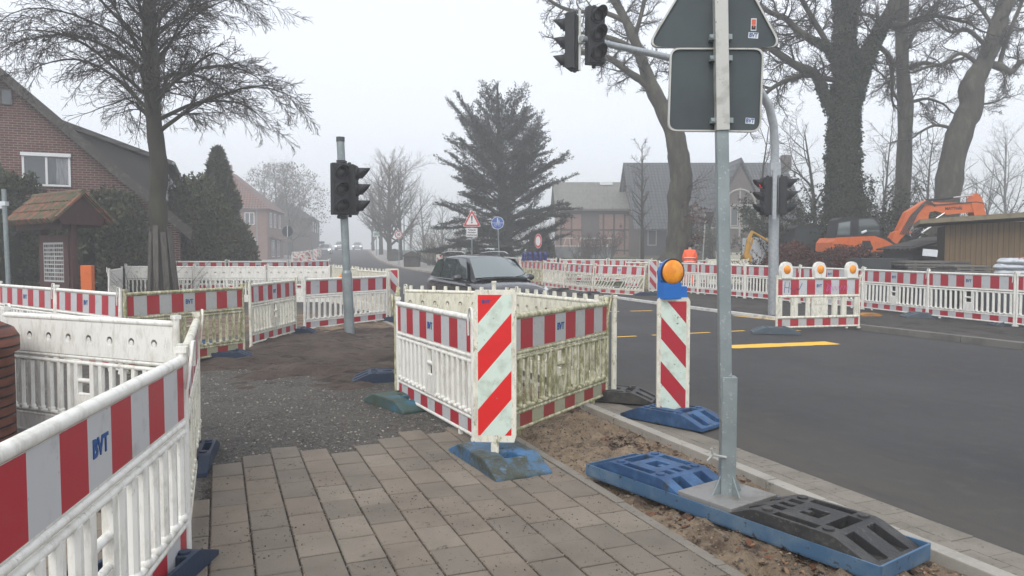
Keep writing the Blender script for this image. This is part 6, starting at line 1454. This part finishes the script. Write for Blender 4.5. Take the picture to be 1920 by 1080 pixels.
# hedges, shrubs on the right
bush('beech_hedge', 1425, 1545, 25.0, 462, 'red-brown beech hedge behind the panel with three lamps, its left part by the mast', BRN, 8000, .9, 'hedge', shape='dome', seed=8, size=(.03, .075), aspect=1.5)
bush('beech_hedge', 1520, 1652, 25.2, 464, 'red-brown beech hedge in front of the orange excavator', BRN, 8000, .8, 'hedge', shape='dome', seed=9, size=(.03, .075), aspect=1.5)
bush('round_bush', 988, 1040, 48, 436, 'round clipped green bush on the lawn behind the round red-ringed sign', THU, 3500, .9, 'bush', shape='dome', seed=10, size=(.06, .14))
# ivy on the oak
rg = random.Random(21); IV = []
oak = [o for o in bpy.data.objects if o.name.startswith('ivy_oak')][0]; ox, oy, oz = oak.location
T = limb([(1585, 505, 76), (1583, 440, 66), (1582, 380, 60), (1578, 320, 56), (1576, 250, 52), (1578, 190, 46), (1577, 140, 38), (1573, 60, 34), (1572, -20, 30)], 30, (ox, oy, oz)); T2 = limb([(1592, 190, 30), (1605, 140, 30), (1622, 90, 28), (1648, 40, 20)], 30, (ox, oy, oz)); T3 = limb([(1570, 130, 20), (1545, 92, 17), (1515, 75, 13)], 30, (ox, oy, oz)); T4 = limb([(1556, 215, 22), (1540, 180, 20), (1530, 150, 16)], 30, (ox, oy, oz))
for (pts, rad), n in ((T, 20000), (T2, 5000), (T3, 2200), (T4, 900)):
    for k in range(n):
        f = rg.random()*(len(pts)-1); i = int(f); q = pts[i].lerp(pts[i+1], f-i); a = rg.uniform(0, 6.28); r_ = rad[i]*rg.uniform(.96, 1.16+.18*max(0, nz(a*1.5, f*1.3, 1)))
        IV.append((q.x+r_*math.cos(a), q.y+r_*math.sin(a), q.z+rg.uniform(-.05, .05)))
leaves('ivy', IV, 1.0, (.05, .11), IVY, oak, aspect=1.2, droop=.5)
# leafy dark shrubs around the oak's foot, holly and bare scrub
def scrub(px, d, h, label, seed, n0=10, twig=TWIG, lf=None, nl=0, spread=.8, group=None, lsz=(.03, .07), n2=7):
    rg = random.Random(seed); x = PX(px, d); g = G(x, d); e = empty('bare_shrub', (x, d, g-.05), 0, label, 'shrub', group)
    sp = [dict(wig=.14, trop=.02, pts=5, taper=.75, rmin=.008), dict(n=9, ang=38, len=.5, wig=.2, trop=.02, pts=4, t0=.15, rr=.55, taper=.7, rmin=.006), dict(n=n2, ang=42, len=.42, wig=.22, trop=0, pts=3, t0=.1, rr=.6, taper=.5, rmin=.005)]
    out = [[] for _ in sp]
    for k in range(n0):
        a = rg.uniform(0, 6.28); b = rg.uniform(.1, spread); grow(out, rg, Vector((.3*math.cos(a), .3*math.sin(a), 0)), Vector((math.cos(a)*b, math.sin(a)*b, 1)), h*rg.uniform(.7, 1.05), .03, 0, sp)
    tubes('stems', out[0], BARKD, e, 5); tubes('twigs', out[1]+out[2], twig, e, 3)
    if nl:
        C = []
        for k in range(nl): p_, _ = rg.choice(out[2] if rg.random() < .7 else out[1]); q = rg.choice(p_); C.append((q.x+rg.gauss(0, .03), q.y+rg.gauss(0, .03), q.z))
        leaves('leaves', C, 1, lsz, lf, e, aspect=1.4)
    return e
scrub(1625, 31, 4.2, 'dark leafy shrub at the right foot of the ivy oak', 31, 16, lf=IVY, nl=6000, lsz=(.05, .1))
scrub(1530, 31.5, 4.0, 'dark leafy shrub at the left foot of the ivy oak behind the black machine', 32, 16, lf=IVY, nl=6000, lsz=(.05, .1))
scrub(1475, 33, 3.6, 'dark shrub behind the black-cabbed machine', 33, 14, lf=IVY, nl=3500, lsz=(.05, .1))
scrub(1660, 36, 4.6, 'tangled bare shrub behind the orange cab', 34, 12, nl=2500, lf=IVY)
scrub(1722, 37, 4.4, 'tangled bare shrub behind the excavator boom', 35, 13)
scrub(1800, 33, 4.6, 'tangled bare shrub right of the leaning tree above the boom', 36, 13, n2=9)
scrub(1870, 38, 4.0, 'bare shrub with a few rusty leaves behind the shed roof at the right edge', 37, 11, nl=700, lf=BRN)
scrub(1430, 45, 4.2, 'dark shrub in the farmhouse garden below the timbered gable', 38, 12, nl=2500, lf=HED, lsz=(.07, .13))
scrub(1335, 50, 3.0, 'garden shrub left of the timbered gable', 39, 10, nl=1200, lf=HED, lsz=(.07, .13))
scrub(1452, 24.3, 1.5, 'twiggy edge of the hedge with white-tipped twigs beside the white container', 40, 12, nl=900, lf=BRN)
scrub(1110, 58, 1.9, 'reddish garden shrub in front of the barn', 41, 12, nl=900, lf=BRN, lsz=(.05, .1)); scrub(1140, 59, 2.4, 'taller reddish shrub in front of the barn beside the slender tree', 42, 12, nl=900, lf=BRN, lsz=(.05, .1)); scrub(1088, 57, 1.3, 'small low brown shrub below the pale gate', 43, 10, nl=500, lf=BRN)
# rusty leaves clinging near the thick trunk
C = []
rgx = random.Random(51)
lx, ly, lz = te.location
sp_ = [dict(wig=.2, trop=.0, pts=4, taper=.7, rmin=.008), dict(n=7, ang=45, len=.5, wig=.2, trop=0, pts=3, rmin=.005)]; o2 = [[], []]
for k in range(34):
    a = rgx.uniform(-1.8, 1.2); z = rgx.uniform(1.6, 4.4); grow(o2, rgx, Vector((.35*math.cos(a)+.12, .4*math.sin(a)-.1, z)), Vector((math.cos(a), math.sin(a)*.6, rgx.uniform(-.1, .6))), rgx.uniform(.6, 1.2), .012, 0, sp_)
tubes('shoots', o2[0]+o2[1], TWIG, te, 3)
for k in range(1300):
    p_, _ = rgx.choice(o2[1]+o2[0]); q = rgx.choice(p_)
    if q.z < 3.5 and q.x > -.1: C.append(tuple(q))
leaves('withered_leaves', C, 1, (.04, .08), LM('withered_leaf', (.14, .07, .05), (.10, .05, .04), (.2, .11, .08)), te, aspect=1.3)
# ---- smaller and farther trees
bare_tree('slender_tree', 1205, 46, 8.2, 'slender young tree with short twigs in front of the farmhouse gable', 61, 45, 26, 6, 5, rt=.14, lr=.20, wig=.14, clear=.30, trop=.02)
bare_tree('bare_tree', 1525, 40, 8.5, 'many-limbed bare tree left of the ivy oak in front of the farmhouse roof', 62, 40, 12, 9, 7, rt=.17, wig=.16, clear=.22, lr=.6)
bare_tree('bare_tree', 1430, 38, 8.5, 'spreading bare tree behind the mast in front of the timbered gable', 63, 62, 12, 9, 7, rt=.12, wig=.22, clear=.3, lr=.55, trop=-.01)
bare_tree('bare_tree', 1655, 48, 9.5, 'fine-twigged bare tree between the oak fork and the straight trunk', 64, 40, 14, 9, 7, rt=.14, wig=.16, clear=.15)
bare_tree('bare_tree', 1735, 50, 9.5, 'fine-twigged bare tree seen between the straight trunk and the leaning tree', 65, 40, 14, 9, 7, rt=.14, wig=.16, clear=.15)
g = 'pale bare trees fading in haze at the right'
bare_tree('bare_tree', 1885, 75, 13, 'pale hazy bare tree rising above the shed at the right edge', 66, 38, 16, 9, 7, rt=.2, wig=.12, clear=.2, group=g)
bare_tree('bare_tree', 1930, 70, 12, 'pale hazy bare tree cut off by the right edge', 67, 38, 14, 8, 6, rt=.2, wig=.12, clear=.2, group=g)
bare_tree('bare_tree', 1845, 90, 11, 'faint hazy bare tree between the leaning tree and the right edge', 68, 38, 14, 8, 6, rt=.2, wig=.12, clear=.15, group=g)
# round tree group at the road
g = 'round bare trees along the far footway'
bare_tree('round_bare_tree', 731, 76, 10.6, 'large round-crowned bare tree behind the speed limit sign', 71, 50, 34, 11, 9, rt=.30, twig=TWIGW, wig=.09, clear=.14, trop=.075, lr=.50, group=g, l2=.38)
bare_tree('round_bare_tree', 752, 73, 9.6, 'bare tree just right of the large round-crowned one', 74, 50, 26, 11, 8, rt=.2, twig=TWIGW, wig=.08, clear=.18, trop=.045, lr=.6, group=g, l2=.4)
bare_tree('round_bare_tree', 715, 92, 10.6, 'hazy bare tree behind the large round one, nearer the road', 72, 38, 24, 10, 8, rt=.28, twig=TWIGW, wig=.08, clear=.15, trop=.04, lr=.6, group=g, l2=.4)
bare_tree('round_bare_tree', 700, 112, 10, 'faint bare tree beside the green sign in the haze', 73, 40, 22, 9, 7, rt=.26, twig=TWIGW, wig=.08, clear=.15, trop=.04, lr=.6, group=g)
g = 'faint bare trees in the haze behind the meadow'
for i, (px, d, h) in enumerate(((795, 115, 10), (830, 125, 9), (862, 120, 8), (770, 130, 12), (905, 130, 8))): bare_tree('bare_tree', px, d, h, 'faint bare tree in the haze between the round tree and the conifer', 80+i, 40, 14, 8, 6, rt=.2, group=g, wig=.1, clear=.1)
g = 'bare shrubs under and beside the big conifer'
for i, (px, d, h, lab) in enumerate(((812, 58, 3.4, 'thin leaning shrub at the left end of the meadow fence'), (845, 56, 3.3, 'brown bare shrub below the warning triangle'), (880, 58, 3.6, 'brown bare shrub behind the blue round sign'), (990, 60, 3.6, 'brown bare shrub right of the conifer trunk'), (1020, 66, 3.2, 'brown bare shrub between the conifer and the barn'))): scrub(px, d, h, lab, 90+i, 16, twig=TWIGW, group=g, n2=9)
# left far trees with clinging leaves
g = 'hazy trees behind the red-roofed house'
for i, (px, d, h) in enumerate(((548, 98, 12.3), (520, 104, 13.0), (572, 118, 13.0), (500, 112, 13))):
    e = bare_tree('leafy_winter_tree', px, d, h, ['hazy tree with clinging leaves nearest the road on the left', 'hazy tree right behind the red-roofed house', 'hazy tree at the road end of the left tree group', 'hazy tree mostly hidden by the red-roofed house'][i], 100+i, 48, 20, 9, 6, rt=.25, group=g, wig=.12, clear=.15, lr=.5)
    rg = random.Random(200+i); C = []
    for k in range(4200):
        a, b = rg.uniform(0, 6.28), rg.random()**.5; z = rg.uniform(.22, 1.0); rr_ = h*.36*math.sin(math.pi*min(1, (z-.1)))**.7*b
        q = (rr_*math.cos(a), rr_*math.sin(a), h*z)
        if nz(q[0]*.8, q[2]*.8, 1, i*3+q[1]*.5) > .02: C.append(q)
    leaves('clinging_leaves', C, 1, (.10, .24), LM('pale_leaf%d' % i, (.10, .08, .055), (.08, .065, .045)), e, aspect=1.3)
# ---- the big conifer
rg = random.Random(33); d = 46.; cx = PX(948, d); g0 = G(cx, d); e = empty('cedar_tree', (cx, d, g0), 0, 'big dark conifer with ascending feathery limbs standing at the centre', 'tree')
s_ = d/FPX
def c2(px, py, dy=0): return Vector(((px-948)*s_, dy, ZZ(py, d)-g0))
th = [limb([(950, 486, 30), (948, 450, 24), (944, 400, 19), (940, 330, 14), (936, 260, 9), (934, 200, 6), (933, 160, 3)], d, (cx, d, g0))]
subs, C, DR = [], [], []
hgt = ZZ(158, d)-g0
for k in range(118):
    t = (k+.5)/118; z0_ = .95+(hgt*.70-.95)*t**1.05; a = k*2.399+rg.uniform(-.3, .3)
    reach = (5.0-.8*t)*rg.uniform(.66, 1.04)
    el = R(3+52*t**1.3+rg.uniform(-6, 7)); dv = Vector((math.cos(a)*math.cos(el), math.sin(a)*math.cos(el), math.sin(el)))
    p = Vector((-.28*t, 0, z0_)); pts = [p.copy()]; rad = [.075*(1-t)+.022]; n = 9
    for i in range(n):
        dv = (dv+rperp(rg, dv)*.14+UP*(.035-.01*i*(1-t))).normalized(); p = p+dv*(reach/n); pts.append(p.copy()); rad.append(rad[0]*(1-(i+1)/n*.85))
    subs.append((pts, rad))
    nb = int(6+reach*5.2)
    for j in range(nb):
        f = (.28+.72*(j+rg.random())/nb)*n; i = min(n-1, int(f)); q = pts[i].lerp(pts[i+1], f-i); dd = (pts[i+1]-pts[i]).normalized()
        sd = dd.cross(UP).normalized()*(1 if j % 2 else -1); an = R(rg.uniform(25, 60)); v = (dd*math.cos(an)+sd*math.sin(an)+UP*rg.uniform(-.05, .22)).normalized(); L = rg.uniform(.5, 1.35)*(1.1-f/n*.4)*min(1, reach/3+.25)
        tip = q+v*L+Vector((0, 0, -.04)); subs.append(([q, q.lerp(tip, .5)+UP*.02, tip], [.012, .009, .005]))
        for m_ in range(int(38*L)+10):
            w_ = rg.random()**.8; c_ = q.lerp(tip, w_); C.append((c_.x+rg.gauss(0, .07), c_.y+rg.gauss(0, .07), c_.z+rg.gauss(0, .035)+.01)); x_ = v+Vector((rg.gauss(0, .35), rg.gauss(0, .35), rg.gauss(0.12, .25))); DR.append(tuple(x_))
tubes('trunk', th, BARKD, e, 12); tubes('limbs', [q for q in subs if len(q[0]) > 4], BARKD, e, 5); tubes('sprays', [q for q in subs if len(q[0]) < 4], TWIG, e, 3)
leaves('needles', C, .35, (.030, .062), CED, e, aspect=2.8, dirs=DR)
# meadow fence, planters along the wall
g = 'low dark wall'
x0, x1 = -20, 20
m = MB()
for i in range(26):
    u = 34+i*2.4; x, y = RF(u, 15.25+bend(u)); x2, y2_ = RF(u+2.4, 15.25+bend(u+2.4)); z = G(x, y); z2 = G(x2, y2_)
    m.add([(x, y, z-.2), (x2, y2_, z2-.2), (x2, y2_, z2+.42), (x, y, z+.42), (x+.25, y+.1, z-.2), (x2+.25, y2_+.1, z2-.2), (x2+.25, y2_+.1, z2+.42), (x+.25, y+.1, z+.42)], [(0, 1, 2, 3), (7, 6, 5, 4), (3, 2, 6, 7), (0, 3, 7, 4), (1, 5, 6, 2)])
o = m.build('low_garden_wall', M('dark_wall', (.04, .037, .033), .95, [((.07, .065, .055), 2, .4, .7)], rnd=False)); tag(o, 'low dark garden wall along the back of the far footway', 'wall')
e = empty('wire_fence', (0, 0, 0), 0, 'thin wire mesh fence on posts along the meadow behind the low wall', 'fence')
for i in range(30):
    u = 34+i*1.7; x, y = RF(u, 15.8+bend(u)); z = G(x, y); m = MB(); m.tube([(x, y, z), (x, y, z+1.15)], .022, 5); m.build('fence_post', GALV, e)
m = MB()
for k in range(4):
    pts = []
    for i in range(30): u = 34+i*1.7; x, y = RF(u, 15.8+bend(u)); pts.append((x, y, G(x, y)+.2+.3*k))
    m.tube(pts, .008, 3)
m.build('wires', GALV, e)
for i, (px, d) in enumerate(((773, 55), (740, 72))):
    x = PX(px, d); m = MB(); m.box((0, 0, .4), (1.1, 1.1, .9)); m.box((0, 0, .9), (1.25, 1.25, .12)); m.prism([(-.6, .96), (.6, .96), (0, 1.25)], 'y', -.6, .6); o = m.build('stone_pillar', MATS['dark_wall'], loc=(x, d, G(x, d)+.0), bevel=.02); tag(o, ['squat dark gate pillar beside the tall street lamp', 'squat dark gate pillar at the foot of the round bare tree'][i], 'pillar')
# ------------------------------------------------------------------ grass on the lawns
def gp():
    y = rng.uniform(33, 62); x = PX(rng.uniform(960, 1420), y); return (x, y, G(x, y)-.10)
nG = 26000; Cg = [gp() for _ in range(nG)]
o = leaves('lawn_grass', Cg, .5, (.03, .06), LM('grass_blade', (.075, .10, .035), (.10, .12, .05), (.06, .08, .03)), None, aspect=3.2, dirs=[(0, 0, 1)]*nG); tag(o, 'short green lawn grass in front of the barn and farmhouse', 'grass', kind='stuff')
# ------------------------------------------------------------------ haze
m = MB(); m.bx(-420, 420, -40, 620, -3, 26)
hz = m.build('haze', None) if False else None
me = bpy.data.meshes.new('haze'); mm = MB(); mm.bx(-420, 420, -40, 620, -3.0, 24)
me.from_pydata(mm.v, [], mm.f); hz = link(bpy.data.objects.new('haze', me)); hm = bpy.data.materials.new('haze'); hm.use_nodes = True; nt = hm.node_tree; nt.nodes.remove(nt.nodes['Principled BSDF'])
pvn = nt.nodes.new('ShaderNodeVolumePrincipled'); pvn.inputs['Color'].default_value = (.93, .94, .96, 1); pvn.inputs['Density'].default_value = .0049; pvn.inputs['Anisotropy'].default_value = .2
nt.links.new(pvn.outputs[0], nt.nodes['Material Output'].inputs['Volume']); me.materials.append(hm); hz['kind'] = 'stuff'
for root in _BM.values():
    for ch in [q for q in bpy.data.objects if q.parent == root]: bpy.data.objects.remove(ch)
    bpy.data.objects.remove(root)
if __name__ == '__main__':
    seen = {}
    for q in SC.objects:
        l = q.get('label')
        if l and len(l.split()) > 16: print('LONG', len(l.split()), l)
        if l and q.get('category'):
            if l in seen and not q.get('group'): print('DUP', l)
            seen[l] = 1
